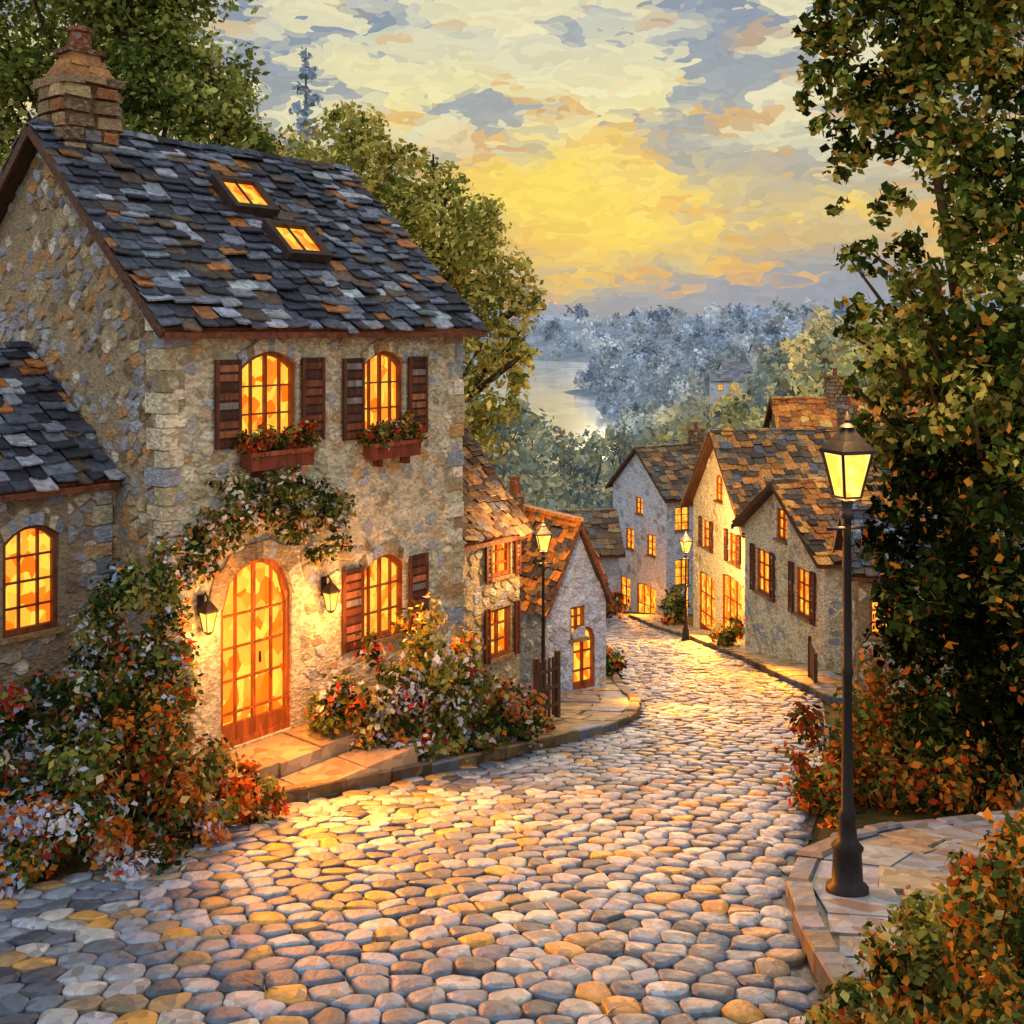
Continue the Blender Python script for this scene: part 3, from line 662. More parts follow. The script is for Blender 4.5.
def resample(pl,step):
    out=[pl[0]]; 
    for a,b_ in zip(pl,pl[1:]):
        L=math.hypot(b_[0]-a[0],b_[1]-a[1]); n=max(1,round(L/step))
        for k in range(1,n+1): out.append((a[0]+(b_[0]-a[0])*k/n,a[1]+(b_[1]-a[1])*k/n))
    return out
def pavement(kerb,off,pal,h=0.12,rows=3,kcol=[((150,122,88),3),((124,104,80),2),((136,140,150),1.5)],joint=(100,90,76)):
    K=resample(kerb,0.5); mb=MB(); n=len(K)
    nor=[]
    for k in range(n):
        a=K[max(0,k-1)];b_=K[min(n-1,k+1)]; dx_,dy_=b_[0]-a[0],b_[1]-a[1]; L=math.hypot(dx_,dy_); nor.append((-dy_/L,dx_/L) if off>0 else (dy_/L,-dx_/L))
    W=abs(off)
    def q(k,t):
        x=K[k][0]+nor[k][0]*t; y=K[k][1]+nor[k][1]*t; return (x,y)
    for k in range(n-1):
        c=[q(k,0.1),q(k+1,0.1),q(k+1,W),q(k,W)]; mb.face([(x,y,g(x,y)+h-.022) for x,y in c],lin(joint))
        t0=.16
        while t0<W-.1:
            t1=min(W,t0+(W-.16)/rows*R(.7,1.35)); col=jit(pick(pal),.15)
            c=[q(k,t0),q(k+1,t0),q(k+1,t1),q(k,t1)]; mx=sum(a[0] for a in c)/4; my=sum(a[1] for a in c)/4
            c=[(mx+(a[0]-mx)*.965+R(-.035,.035),my+(a[1]-my)*.965+R(-.035,.035)) for a in c]; dz=R(-.008,.012)
            T=[(x,y,g(x,y)+h+dz) for x,y in c]; mb.face(T,col)
            for e in range(4): a,b_=T[e],T[(e+1)%4]; mb.face([a,b_,(b_[0],b_[1],b_[2]-.05),(a[0],a[1],a[2]-.05)],tuple(v*.8 for v in col))
            t0=t1+.02
    mb.build('pavement',M_pave,None,False,kind='structure')
    kb=MB()
    for k in range(n-1):
        col=jit(pick(kcol),.2); wk=R(.13,.18); c=[q(k,-.02+R(-.02,.02)),q(k+1,-.02+R(-.02,.02)),q(k+1,wk),q(k,wk)]
        mx=sum(a[0] for a in c)/4; my=sum(a[1] for a in c)/4; c=[(mx+(a[0]-mx)*.985,my+(a[1]-my)*.985) for a in c]; dz=R(-.012,.018)
        i=[(mx+(a[0]-mx)*.9,my+(a[1]-my)*.8) for a in c]
        T=[(x,y,g(x,y)+h+.025+dz) for x,y in i]; S=[(x,y,g(x,y)+h+dz) for x,y in c]; B=[(x,y,g(x,y)-.1) for x,y in c]
        kb.face(T,col)
        for e in range(4): f=(e+1)%4; kb.face([S[e],S[f],T[f],T[e]],col); kb.face([B[e],B[f],S[f],S[e]],tuple(v*.45 for v in col))
    kb.build('kerb',M_pave,None,False,kind='structure')
PAV=[((180,160,122),3),((166,156,136),2),((150,156,168),2),((198,168,110),1.2)]
pavement([(-3.0,10.3),(-2.5,10.95),(-1.75,11.8),(-.95,12.7),(.2,14.2),(1.25,15.55),(1.75,16.5),(2.05,17.6),(2.15,18.8),(2.1,21),(2.2,25),(2.4,30),(2.9,37)],1.8,PAV)
GREYP=[((170,176,182),3),((172,160,134),1.6),((142,150,162),2.6),((150,138,116),.8)]
pavement([(1.78,4.6),(1.8,5.6),(1.83,6.6),(1.92,7.4),(2.05,8.1),(2.3,8.8),(2.75,9.4),(3.4,9.85),(4.3,10.2),(6.5,10.6)],-2.2,GREYP,rows=4,kcol=[((160,162,164),3),((140,126,106),1.6),((128,132,142),2)],joint=(130,126,118))
pavement([(5.5,18.8),(5.5,22),(5.62,27),(5.5,33),(5.1,40),(5.0,47)],-1.2,PAV,rows=2)
def loc(s,t): return (A[0]+u[0]*s+gg[0]*t,A[1]+u[1]*s+gg[1]*t)
for (s0,s1,t0,t1,zt) in ((.35,2.1,-.72,-.02,-4.63),(.1,2.5,-1.25,-.735,-4.78)):
    st=empty('stone_step',(*loc((s0+s1)/2,t0),g(*loc((s0+s1)/2,t0))),math.radians(50),'worn flagstone step before the arched door','step')
    m=MB(); n=3; zz=zt-st.location.z; ww=(s1-s0)/n
    for k in range(n):
        m.box((-(s1-s0)/2+ww*(k+.5),(t1-t0)/2,zz-.3),(ww*.98,t1-t0+R(-.03,.03),.6+R(-.02,.02)),jit(lin((180,158,122)),.15),None,.985)
    m.build('slab',M_pave,st)

# ---------------------------------------------------------------- lamps
def lamp_pt(parent,loc_,power,col=(1,.52,.17),size=.12,spot=None,ang=150):
    l=bpy.data.lights.new('lamp_light','SPOT' if spot else 'POINT'); l.energy=power; l.color=col; l.shadow_soft_size=size
    lo=bpy.data.objects.new('lamp_light',l); COL.objects.link(lo)
    if parent: lo.parent=parent
    lo.location=loc_
    if spot:
        l.spot_size=math.radians(ang); l.spot_blend=1.0
        dv_=Vector(spot)-Vector(loc_)
        lo.rotation_euler=dv_.to_track_quat('-Z','Y').to_euler()
    return lo
def street_lamp(x,y,h,base_off,label,power,dims=1.0,hd=1.0):
    z=g(x,y)+base_off; e=empty('street_lamp',(x,y,z),R(0,.5),label,'street lamp','street lamps along the road'); ir=lin((30,27,26)); d=dims
    m=MB(); H=h-0.62*d; q=hd
    m.lathe((0,0,0),[(.15*d,0),(.15*d,.05),(.11*d,.08),(.10*d,.30),(.115*d,.33),(.07*d,.38),(.06*d,.52),(.07*d,.55),(.045*d,.60),(.036*d,1.2),(.034*d,H*.55),(.045*d,H*.56),(.032*d,H*.58),(.028*d,H-.15),(.05*d,H-.12),(.03*d,H-.08),(.045*d,H)],14,ir)
    m.box((0,0,H-.2),(.34*d,.022,.022),ir)
    m.build('post',M_iron,e,True)
    gl=MB(); s2=math.sqrt(2)*q
    gl.lathe((0,0,H+.03*d),[(.075*d*s2,0),(.135*d*s2,.30*d)],4,(1,1,1),math.pi/4); gl.build('lamp_glass',M_lamp,e)
    f=MB(); f.lathe((0,0,H-.005),[(.05*d,0),(.10*d*s2*.8,.02*d),(.085*d*s2,.035*d)],4,ir,math.pi/4)
    for k in range(4):
        a=math.pi/4+k*math.pi/2; p0=Vector((math.cos(a)*.078*d*s2,math.sin(a)*.078*d*s2,H+.03*d)); p1=Vector((math.cos(a)*.14*d*s2,math.sin(a)*.14*d*s2,H+.335*d))
        f.tube([p0,p1],[.011*d,.011*d],5,ir)
    f.build('lamp_frame',M_iron,e)
    r=MB(); r.lathe((0,0,H+.335*d),[(.165*d*s2,0),(.16*d*s2,.025*d),(.10*d*s2,.09*d),(.055*d*s2,.15*d),(.045*d*s2,.17*d)],4,ir,math.pi/4)
    r.lathe((0,0,H+.50*d),[(.05*d,0),(.055*d,.02*d),(.02*d,.05*d),(.024*d,.07*d),(.004*d,.13*d)],10,ir)
    r.build('lamp_cap',M_iron,e)
    lamp_pt(e,(0,0,H-.14*d),power*.7)
    lamp_pt(e,(.0,.0,h+.12),power*1.3)
    return e
street_lamp(2.39,7.84,3.42,.12,'tall black iron street lamp glowing above the pavement',66,1.0,.86)
street_lamp(5.28,33.4,3.3,.02,'black iron street lamp lit beside the far kerb',480)
street_lamp(0.5,17.6,3.0,.12,'black iron street lamp lit beside the gabled cottage',120,.8)
def wall_lantern(s,Z):
    p=loc(s,-.16); e=empty('wall_lantern',(p[0],p[1],Z),math.radians(50),'black iron lantern glowing on the cottage wall','lantern','lanterns beside the cottage door'); ir=lin((44,32,24))
    m=MB(); m.box((0,.13,.10),(.07,.03,.22),ir); m.tube([(0,.12,.16),(0,.05,.24),(0,0,.19)],[.012,.012,.01],6,ir); m.build('bracket',M_iron,e)
    gl=MB(); gl.lathe((0,0,-.16),[(.05,0),(.09,.2)],4,(1,1,1),math.pi/4); gl.build('lamp_glass',M_lamp,e)
    r=MB(); r.lathe((0,0,.045),[(.115,0),(.11,.02),(.05,.09),(.02,.12),(.01,.15)],4,ir,math.pi/4); r.lathe((0,0,-.2),[(.02,0),(.055,.035),(.055,.04)],4,ir,math.pi/4)
    for k in range(4):
        a=math.pi/4+k*math.pi/2; r.tube([(math.cos(a)*.052,math.sin(a)*.052,-.16),(math.cos(a)*.093,math.sin(a)*.093,.045)],[.007,.007],5,ir)
    r.build('lamp_cap',M_iron,e)
    lamp_pt(e,(0,-.32,-.1),52,(1,.40,.08))
    return e
wall_lantern(.42,-3.05); wall_lantern(2.12,-3.15)
AMB=(1,.30,.015)
p=loc(1.18,-.35); lamp_pt(None,(p[0],p[1],-2.7),3000,AMB,.3,(0.0,9.7,-4.6),88)
p=loc(1.3,-.4); lamp_pt(None,(p[0],p[1],-3.4),170,AMB,.3,(-1.6,11.9,-4.9),150)
p=loc(3.12,-.3); lamp_pt(None,(p[0],p[1],-3.3),280,AMB,.25,(.6,12.2,-5.0),130)
lamp_pt(None,(1.5,19.3,-5.5),1500,AMB,.2,(3.2,17.6,-6.2),70)
lamp_pt(None,(6.2,35.1,-8.4),5000,AMB,.4,(4.1,30.5,-9.0),85)
lamp_pt(None,(6.3,25.6,-6.0),2000,AMB,.3,(4.4,22.4,-7.2),68)
lamp_pt(None,(5.9,51.3,-12.0),2600,AMB,.4,(4.2,45,-12),120)

# ---------------------------------------------------------------- flower boxes, gate, vine
RED=[((214,80,40),3),((236,140,56),2),((240,220,180),2),((196,52,44),2)]
MIXF=[((232,236,250),4),((220,96,50),2.2),((244,156,60),2.8),((246,232,196),1.6),((192,60,54),1.4),((184,204,238),2)]
for (s,Z,ww) in ((1.34,-1.34,.86),(3.12,-1.38,.78)):
    p=loc(s,-.17); e=empty('flower_box',(p[0],p[1],Z),math.radians(50),'wooden window box with flowers under a lit window','flower box','flower boxes under the cottage windows')
    m=MB(); m.box((0,0,-.11),(ww,.2,.2),lin((120,56,34)),None,1.04); m.box((0,-.115,-.03),(ww+.04,.025,.05),lin((150,80,46)))
    for q in (-.3,.3): m.box((q*ww,.02,-.26),(.05,.14,.1),lin((94,48,30)))
    m.build('box',M_wood,e)
    cl=[((p[0]+u[0]*q*ww+.02,p[1]+u[1]*q*ww-.04,Z+.10+R(-.06,.12)),(.18,.16,.17)) for q in (-.5,-.38,-.25,-.1,.05,.2,.35,.5)]
    f=leaf_obj('flowers',leaf_arrays(cl,.06,GREEN,4,RED,.34,fsize=1),parent=e,origin=(0,0,0)); f.matrix_parent_inverse=(Matrix.Translation(e.location)@Matrix.Rotation(math.radians(50),4,'Z')).inverted()
cl=[]
for q,(s,Z) in enumerate([(.15,-2.4),(.35,-2.15),(.6,-2.0),(.85,-1.92),(1.15,-1.85),(1.45,-1.9),(1.75,-1.98),(2.0,-2.1),(2.2,-2.3),(.05,-2.6),(-.05,-2.9),(1.0,-2.1),(1.6,-2.2),(-.1,-3.3),(.4,-2.45),(2.05,-2.5),(.7,-2.25),(1.3,-1.65),(1.8,-1.8),(.7,-1.72),(2.3,-2.1),(1.35,-2.2)]):
    p=loc(s,-.2); cl.append(((p[0],p[1],Z),(.27,.24,.23)))
b=bush('climbing_vine',cl,'flowering vine climbing over the arched cottage door',.07,BEDG,3.4,[((246,238,222),3),((224,140,70),1)],.3,'vine',stem=False)
m=MB(); pts=[loc(-.12,-.1)+(-5.2,),loc(-.1,-.1)+(-3.6,),loc(-.05,-.12)+(-2.6,),loc(.4,-.12)+(-2.15,),loc(1.2,-.12)+(-1.95,),loc(2.1,-.12)+(-2.15,)]
bl=b.location; m.tube([(p[0]-bl[0],p[1]-bl[1],p[2]-bl[2]) for p in pts],[.035,.03,.028,.022,.02,.01],6,lin((74,52,34))); m.build('stem',M_bark,b,True)
def gate(x,y,ang,wd,ht,label,name='garden_gate',cat='gate'):
    e=empty(name,(x,y,g(x,y)+.1),math.radians(ang),label,cat); c=lin((84,56,38))
    for sx in (-1,1):
        m=MB(); m.box((sx*wd/2,0,ht/2-.1),(.07,.07,ht*1.06+.2),c); m.build('post',M_wood,e)
    m=MB(); n=int(wd/.1)
    for k in range(1,n): m.box((-wd/2+wd*k/n,0.0,ht*.5),(.045,.025,ht*(.86+.08*math.sin(3.14*k/n))),jit(c,.2))
    for z in (.22,.5,.78): m.box((0,-.03,ht*z),(wd,.03,.05),c)
    m.build('panel',M_wood,e)
gate(.52,16.35,50,.5,.95,'dark wooden picket gate beside the pavement')
gate(5.9,21.6,80,1.2,.7,'low dark wooden fence beside the kerb','wooden_fence','fence')

# ---------------------------------------------------------------- planting
BG='flowering bushes along the cottage'
bush('flower_bush',[((-3.85,10.65,-2.7),(.36,.35,.55)),((-3.7,10.75,-3.4),(.5,.45,.55)),((-4.25,10.35,-3.4),(.45,.4,.4)),((-3.52,10.95,-2.6),(.3,.28,.6)),((-3.4,10.9,-3.5),(.35,.3,.5))],'tall climbing rose bush against the cottage gable',.075,BEDG,4.6,MIXF,.22,fsize=.95,group=BG)
bush('flower_bush',[((-4.3,9.6,-3.7),(.65,.6,.45)),((-4.7,9.2,-3.65),(.6,.6,.45)),((-3.9,9.4,-3.85),(.6,.5,.45)),((-4.9,10.0,-3.6),(.5,.5,.4))],'dense bush sprinkled with white and orange flowers',.075,BEDG,4.8,MIXF,.45,fsize=.95,group=BG)
bush('flower_bush',[((-3.25,9.75,-3.9),(.6,.55,.5)),((-2.75,10.15,-4.25),(.45,.45,.4)),((-3.5,10.2,-3.6),(.5,.5,.45)),((-2.5,10.5,-4.45),(.33,.3,.28))],'rounded bush with orange red blooms beside the road',.075,BEDG+AUT[:2],4.8,[((240,136,52),3),((200,80,46),1.6),((246,200,120),1),((226,232,246),1)],.38,fsize=.95,group=BG)
bush('flower_bush',[((-3.75,8.7,-4.0),(.6,.5,.38)),((-3.15,8.9,-4.15),(.5,.4,.33)),((-4.3,8.4,-3.9),(.6,.5,.42)),((-2.75,9.6,-4.35),(.38,.34,.3)),((-3.9,8.2,-4.05),(.5,.4,.28))],'low mound of white and orange flowers spilling to the cobbles',.065,BEDG+AUT[:1],4.5,MIXF+[((244,146,54),3.5)],.6,fsize=.95,group=BG)
bush('flower_bush',[((-1.8,12.7,-4.45),(.48,.35,.5)),((-1.4,12.9,-4.1),(.48,.38,.55)),((-1.5,12.75,-4.8),(.5,.35,.35)),((-2.0,12.65,-4.4),(.35,.3,.4)),((-1.15,12.95,-4.8),(.45,.3,.35))],'leafy bush with red flowers beside the door',.08,GREEN,4.8,MIXF,.3,group=BG)
bush('flower_bush',[((-1.0,13.3,-3.95),(.5,.42,.6)),((-.7,13.6,-4.5),(.55,.4,.55)),((-.95,13.2,-4.85),(.5,.35,.4)),((-.6,13.8,-4.1),(.4,.4,.5)),((-.55,13.5,-4.95),(.45,.35,.35))],'tall leafy bush under the ground floor window',.085,GREENY[:2]+GREEN,4.6,MIXF,.22,group=BG)
bush('flower_bush',[((-.3,14.15,-4.75),(.46,.4,.5)),((.05,14.6,-5.1),(.42,.38,.4)),((.3,15.1,-5.4),(.36,.34,.34)),((.0,14.2,-5.15),(.4,.35,.3))],'bush with purple grey flowers at the cottage corner',.085,GREEN,4.6,[((200,172,190),2),((228,126,74),2),((236,226,206),1)],.32,group=BG)
bush('shrub',[((1.95,22.2,-6.75),(.35,.35,.3)),((2.0,23,-6.9),(.35,.35,.35))],'small shrub beside the gabled cottage',.1,GREEN,4,RED,.2)
bush('shrub',[((3.2,44,-11.0),(.8,.8,.6)),((4.2,46,-11.6),(.9,.7,.6))],'autumn coloured shrubs at the street end',.22,AUT,4,RED,.2)
bush('shrub',[((5.95,30,-8.4),(.45,.6,.45)),((6.1,31.2,-8.5),(.5,.5,.45))],'shrub beside the lit shop doorway',.13,GREEN,4,RED,.2)
bush('shrub',[((5.9,39.5,-9.9),(.5,.6,.7)),((6.0,41,-10.2),(.5,.6,.7))],'green shrub between the houses',.18,GREEN,4,RED,.1)
bush('flower_bush',[((2.95,10.9,-4.6),(.4,.35,.42)),((3.35,11.3,-4.4),(.55,.45,.65)),((3.8,11.7,-4.1),(.6,.5,.8)),((3.9,11.0,-4.4),(.6,.4,.55)),((4.5,10.9,-4.4),(.6,.4,.6)),((3.1,10.5,-4.75),(.35,.3,.25))],'orange and red autumn shrub beside the pavement',.08,AUT+BEDG[:3],4.8,[((234,146,54),2),((206,80,40),1)],.15)
bush('flower_bush',[((1.5,5.35,-3.42),(.2,.2,.14)),((1.75,5.35,-3.32),(.25,.22,.2)),((2.0,5.45,-3.15),(.3,.28,.28)),((2.3,5.5,-2.98),(.34,.3,.32)),((2.6,5.6,-2.85),(.38,.3,.38)),((2.9,5.8,-2.95),(.4,.3,.4)),((2.3,5.0,-3.2),(.35,.3,.28)),((2.0,5.05,-3.3),(.35,.25,.22)),((2.7,6.3,-3.35),(.3,.3,.28)),((2.25,6.0,-3.35),(.25,.25,.22)),((1.7,5.0,-3.35),(.25,.2,.16))],'low leafy bush with orange flowers at the kerb',.055,GREENY[:2]+BEDG,4.6,[((240,156,54),3),((220,100,44),1),((236,210,130),1)],.25)
def valley(x,y,h,pal,label='leafy tree below the village'):
    z=g(x,y); r=h*.2
    cl=[((x+R(-.5,.5)*r,y+R(-.5,.5)*r,z+h*.82),r*.8)]+[((x+math.cos(a)*r*.95,y+math.sin(a)*r*.9,z+h*R(.42,.7)),r*R(.65,.9)) for a in np.linspace(0,5.2,5)]
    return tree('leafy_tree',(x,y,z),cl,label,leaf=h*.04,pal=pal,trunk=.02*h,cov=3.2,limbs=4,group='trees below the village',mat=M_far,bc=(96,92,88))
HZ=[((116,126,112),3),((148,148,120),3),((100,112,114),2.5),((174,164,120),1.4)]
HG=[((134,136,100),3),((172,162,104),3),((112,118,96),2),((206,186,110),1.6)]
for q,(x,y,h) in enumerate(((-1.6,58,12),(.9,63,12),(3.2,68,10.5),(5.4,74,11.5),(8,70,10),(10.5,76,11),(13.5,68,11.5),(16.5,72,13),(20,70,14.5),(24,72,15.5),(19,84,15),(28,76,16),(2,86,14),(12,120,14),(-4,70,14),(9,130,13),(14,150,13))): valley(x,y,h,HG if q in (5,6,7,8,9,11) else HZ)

T=lambda px,py,r: ((( px-512)*.02,22+R(-.6,.6),(330-py)*.02),r)
tree('leafy_tree',(-8.5,23,g(-8.5,23)),[T(60,20,2.0),T(150,50,1.7),T(215,95,1.3),T(-40,60,2.2),T(20,110,1.5),T(120,0,1.9),T(252,128,.8),T(180,-20,1.6),T(90,-70,2),T(170,110,1.3)],'big green tree behind the cottage chimney',.15,TREEG,.3,3.4,dark=.65,sub=.34,subs=22)
tree('leafy_tree',(-2.1,23,g(-2.1,23)),[T(350,165,1.0),T(385,200,1.3),T(430,240,1.4),T(468,225,.9),T(470,300,1.2),T(500,360,.85),T(440,340,1.4),T(500,275,.7),T(400,280,1.4),T(485,420,.8),T(362,140,.7),T(522,305,.45),T(340,210,.9),T(310,170,.8),T(285,155,.7),T(345,125,.5),T(440,190,.6),T(515,340,.5),T(395,160,.5),T(535,300,.25),T(530,350,.25),T(490,210,.35),T(420,165,.3)],'yellow green tree catching the sunset behind the cottage',.135,GREENY,.2,3.0,dark=.75,sub=.34,subs=22)
cz=g(-9,48)+3; e=empty('conifer_tree',(-9,48,cz-3),0,'slender blue grey conifer beyond the cottage roof','tree'); m=MB(); m.tube([(0,0,-.3),(0,0,12),(0,0,24.8)],[.35,.2,.03],8,lin((110,112,120))); m.build('trunk',M_bark,e,True)
cl=[((-9+math.cos(k*2.4)*.8*(1-k/26)*1.6,48+math.sin(k*2.4)*(1-k/26)*1.2,cz+9+k*.5),(1.3*(1-k/28)+.15,1.1*(1-k/28)+.12,.34)) for k in range(26)]
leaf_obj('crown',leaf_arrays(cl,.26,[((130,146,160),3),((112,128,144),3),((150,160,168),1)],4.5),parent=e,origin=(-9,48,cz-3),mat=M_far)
D=lambda px,py,r,y=11.2: (((px-512)*y/1100,y+R(-.3,.3),(330-py)*y/1100),r)
tree('leafy_tree',(5.2,11.9,g(5.2,11.9)),[D(905,20,.7),D(960,70,.95),D(860,40,.42),D(1005,150,.85),D(840,90,.32),D(875,130,.38),D(930,140,.5),D(1020,30,1),D(1005,250,.75),D(965,225,.4),D(935,300,.42),D(900,340,.38),D(965,350,.55),D(1010,370,.8),D(930,400,.5),D(900,90,.5),D(980,-60,1),D(890,-30,.6),D(1000,330,.6,10.7),D(985,420,.7,10.8),
   D(828,20,.3),D(818,62,.2),D(822,130,.2),D(838,168,.18),D(862,255,.24),D(855,310,.22),D(868,350,.26),D(885,395,.32),D(900,200,.26),D(905,270,.34),D(895,435,.35),D(840,-10,.35),D(1025,200,.7),D(1030,440,.7),D(925,60,.5),D(800,40,.13),D(808,100,.12),D(845,205,.12),D(840,330,.14),D(850,385,.14)],
   'big leafy tree overhanging the pavement',.105,UPG,.12,3.5,[((238,164,66),2),((216,190,88),2)],.09,dark=.35,bc=(90,70,50),nb=2,sub=.33,subs=22)
tree('ivy_clad_tree',(5.3,12.9,g(5.3,12.9)),[D(915,450,.55,11.6),D(960,500,.8,11.4),D(1010,470,.9,11.2),D(905,550,.5,11.6),D(975,620,.85,11.2),D(920,640,.5,11.4),D(1010,590,.9,11),D(950,730,.6,11.3),D(1010,730,.8,10.9),D(910,720,.38,11.4),D(905,600,.33,11.5),D(985,780,.4,10.9),D(885,500,.27,11.7),D(1020,660,.8,10.8)],
   'dense ivy clad tree with orange autumn leaves',.1,DARKG,.13,4.8,[((240,160,58),3),((216,110,44),1.5)],.06,dark=.22,nb=1)
P_=[];C_=[]
cnt=0
for k in range(5000):
    y=math.exp(R(math.log(85),math.log(1500))); kx=R(-.12,.5); x=kx*y; z=g(x,y)
    if z<-26.4: continue
    if kx>.2 and R(0,1)<.35: continue
    if .17<kx<.24 and 140<y<205: continue
    cnt+=1
    if cnt>850: break
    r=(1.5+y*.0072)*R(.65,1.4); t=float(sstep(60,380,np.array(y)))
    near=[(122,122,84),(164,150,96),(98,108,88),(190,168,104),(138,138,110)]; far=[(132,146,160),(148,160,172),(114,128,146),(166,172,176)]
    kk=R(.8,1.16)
    nn_=random.choice(near); ff_=random.choice(far); pal=[(tuple(min(235,(a*(1-t)+b_*t)*kk*q) for a,b_ in zip(nn_,ff_)),1) for q in (.88,1,1.1)]  # clumps shift to blue-grey with distance as painted haze
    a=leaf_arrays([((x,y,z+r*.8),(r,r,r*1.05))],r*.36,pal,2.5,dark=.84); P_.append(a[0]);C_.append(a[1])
leaf_obj('woodland',(np.concatenate(P_),np.concatenate(C_)),kind='stuff',label='haze-tinted woodland covering the far slopes',cat='woodland',mat=M_far)

# ---------------------------------------------------------------- sky
W=bpy.data.worlds.new('World'); scene.world=W; W.use_nodes=True; nt=W.node_tree; L=nt.links; bg=nt.nodes['Background']
W.cycles.sampling_method='NONE'
N=lambda t:nt.nodes.new(t)
tc=N('ShaderNodeTexCoord'); mp=N('ShaderNodeMapping'); mp.inputs['Scale'].default_value=(1,1,2.3); L.new(tc.outputs['Generated'],mp.inputs[0])
wn=N('ShaderNodeTexNoise'); wn.inputs['Scale'].default_value=22; wn.inputs['Detail'].default_value=2; L.new(mp.outputs[0],wn.inputs['Vector'])
wa=N('ShaderNodeVectorMath'); wa.operation='MULTIPLY_ADD'; L.new(wn.outputs['Color'],wa.inputs[0]); wa.inputs[1].default_value=(.09,.09,.07); L.new(mp.outputs[0],wa.inputs[2])
vo=N('ShaderNodeTexVoronoi'); vo.inputs['Scale'].default_value=66; L.new(wa.outputs[0],vo.inputs['Vector'])
pos=vo.outputs['Position']
sp=N('ShaderNodeSeparateXYZ'); L.new(pos,sp.inputs[0])
def math_(op,a,b=None,clampv=False):
    m=N('ShaderNodeMath'); m.operation=op; m.use_clamp=clampv
    for i,v in enumerate((a,b)):
        if v is None: continue
        if isinstance(v,(int,float)): m.inputs[i].default_value=v
        else: L.new(v,m.inputs[i])
    return m.outputs[0]
el=math_('SUBTRACT',math_('DIVIDE',sp.outputs[2],2.3),0.016)
def ramp(inp,els):
    r=N('ShaderNodeValToRGB'); cr=r.color_ramp
    while len(cr.elements)<len(els): cr.elements.new(.5)
    for e,(p,c) in zip(cr.elements,els): e.position=p; e.color=(*c,1)
    L.new(inp,r.inputs[0]); return r.outputs[0]
def nz(scale,detail,rough=.55,off=(0,0,0),st=(1,1,1)):
    m=N('ShaderNodeMapping'); m.inputs['Location'].default_value=off; m.inputs['Scale'].default_value=st; L.new(pos,m.inputs[0])
    n=N('ShaderNodeTexNoise'); n.inputs['Scale'].default_value=scale; n.inputs['Detail'].default_value=detail; n.inputs['Roughness'].default_value=rough; L.new(m.outputs[0],n.inputs['Vector']); return n.outputs[0]
def mix(f,a,b):
    m=N('ShaderNodeMix'); m.data_type='RGBA'
    for i,v in ((0,f),(6,a),(7,b)):
        if isinstance(v,tuple): m.inputs[i].default_value=(*v,1)
        elif isinstance(v,(int,float)): m.inputs[i].default_value=v
        else: L.new(v,m.inputs[i])
    return m.outputs[2]
e2=math_('ADD',el,math_('MULTIPLY',math_('SUBTRACT',nz(5,2),.5),.10))
e3=math_('MULTIPLY',e2,2.0,True)
base=ramp(e3,[(0,lin((190,176,150))),(.03,lin((142,154,168))),(.09,lin((156,160,162))),(.135,lin((228,192,112))),(.21,lin((248,216,112))),(.3,lin((246,218,128))),(.4,lin((240,230,172))),(.52,lin((220,218,190))),(.64,lin((166,176,184))),(1.0,lin((138,152,174)))])
xr=math_('MULTIPLY',math_('SUBTRACT',sp.outputs[0],.17,True),.4)
cm=ramp(math_('ADD',nz(6.5,3,.6,(3.1,0,1.7)),xr),[(.465,(0,0,0)),(.52,(1,1,1))])
cmk=ramp(e3,[(.06,(.7,.7,.7)),(.14,(.3,.3,.3)),(.27,(.75,.75,.75)),(.5,(1,1,1))])
c1=mix(math_('MULTIPLY',cm,math_('MULTIPLY',cmk,.9)),base,lin((138,152,172)))
om=ramp(nz(10,3,.6,(7,2,5),(1,1,1.8)),[(.55,(0,0,0)),(.595,(1,1,1))])
low=ramp(e3,[(.0,(.2,.2,.2)),(.1,(1,1,1)),(.4,(.8,.8,.8)),(.62,(.35,.35,.35))])
c2=mix(math_('MULTIPLY',math_('MULTIPLY',om,low),.8),c1,lin((234,180,98)))
hm=ramp(nz(8,3,.6,(1,9,3)),[(.53,(0,0,0)),(.575,(1,1,1))])
hk=ramp(e3,[(.22,(0,0,0)),(.38,(1,1,1))])
c3=mix(math_('MULTIPLY',math_('MULTIPLY',hm,hk),.85),c2,lin((240,232,188)))
dv=N('ShaderNodeVectorMath'); dv.operation='DISTANCE'; L.new(pos,dv.inputs[0]); dv.inputs[1].default_value=(.1,.985,.27)
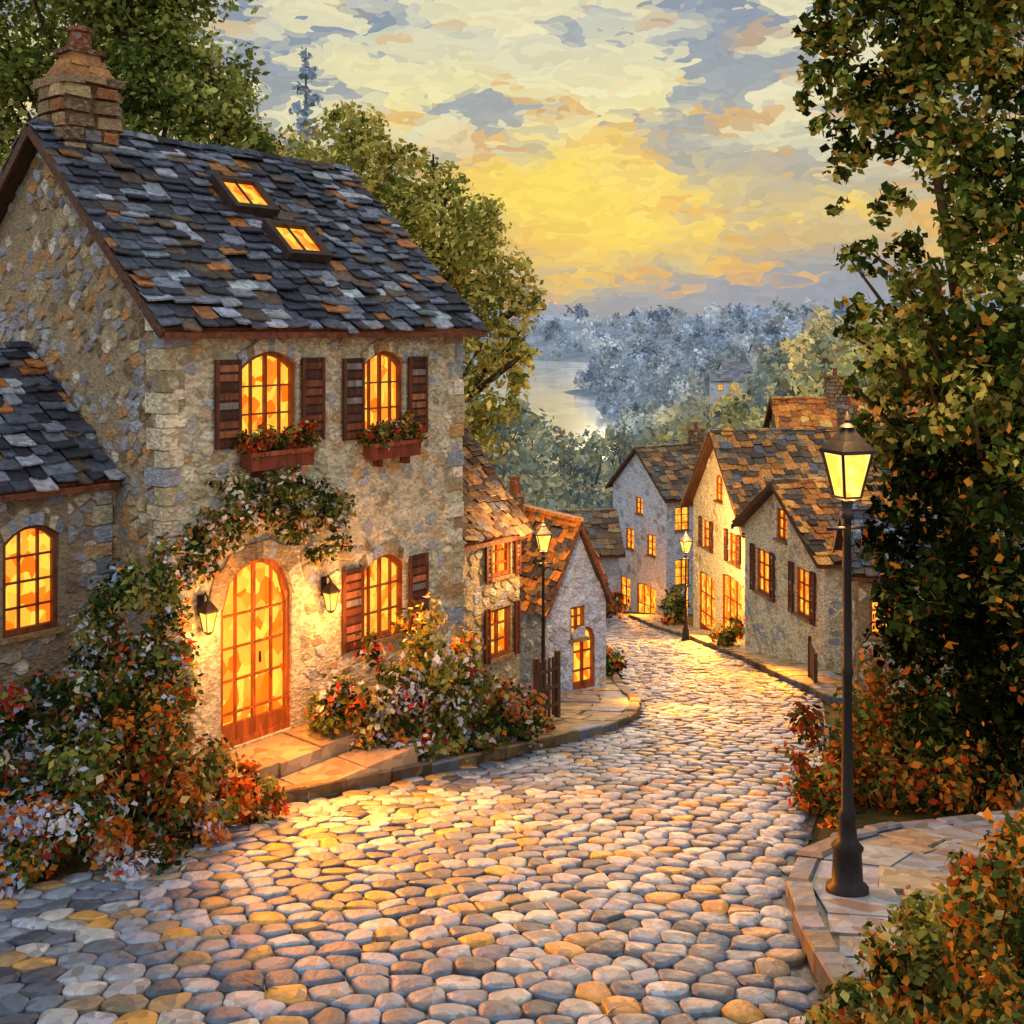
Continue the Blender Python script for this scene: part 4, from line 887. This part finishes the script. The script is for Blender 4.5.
gm=ramp(math_('ADD',dv.outputs['Value'],math_('MULTIPLY',math_('SUBTRACT',nz(9,2),.5),.3)),[(.05,(1,1,1)),(.16,(0,0,0))])
c4=mix(math_('MULTIPLY',gm,.95),c3,lin((252,220,98)))
sv=N('ShaderNodeSeparateColor'); L.new(vo.outputs['Color'],sv.inputs[0])
jt=math_('ADD',math_('MULTIPLY',sv.outputs[0],.14),.93)
bf=math_('SUBTRACT',0.35,sp.outputs[1],True)
bk=math_('ADD',1.0,math_('MULTIPLY',bf,1.25))  # sky behind the camera brightened as added fill light
c5=mix(math_('MULTIPLY',bf,.8,True),c4,lin((182,186,196)))
sc=N('ShaderNodeVectorMath'); sc.operation='SCALE'; L.new(c5,sc.inputs[0]); L.new(math_('MULTIPLY',jt,bk),sc.inputs['Scale'])
sky=N('ShaderNodeTexSky'); sky.sky_type='NISHITA'; sky.sun_disc=False; sky.sun_elevation=math.radians(9); sky.sun_rotation=math.radians(8)
s2=N('ShaderNodeVectorMath'); s2.operation='SCALE'; L.new(sky.outputs[0],s2.inputs[0]); s2.inputs['Scale'].default_value=.0015
ad=N('ShaderNodeVectorMath'); ad.operation='ADD'; L.new(sc.outputs[0],ad.inputs[0]); L.new(s2.outputs[0],ad.inputs[1])
L.new(ad.outputs[0],bg.inputs[0]); bg.inputs[1].default_value=0.95

sun=bpy.data.lights.new('sun','SUN'); sun.energy=0.5; sun.angle=math.radians(10); sun.color=(1,.84,.62)
so=bpy.data.objects.new('sun',sun); COL.objects.link(so)
d=Vector((math.sin(math.radians(8))*math.cos(math.radians(11)),math.cos(math.radians(8))*math.cos(math.radians(11)),math.sin(math.radians(11))))
so.rotation_euler=d.to_track_quat('Z','Y').to_euler(); so.location=(0,60,30)

cam=bpy.data.cameras.new('camera'); co=bpy.data.objects.new('camera',cam); COL.objects.link(co); scene.camera=co
co.location=(0,0,0); co.rotation_euler=(math.radians(90),0,0); cam.sensor_width=36; cam.lens=36*1100/1024; cam.shift_y=-182/1024; cam.clip_end=12000; cam.clip_start=.1
scene.view_settings.view_transform='Standard'; scene.view_settings.look='None'; scene.view_settings.exposure=0
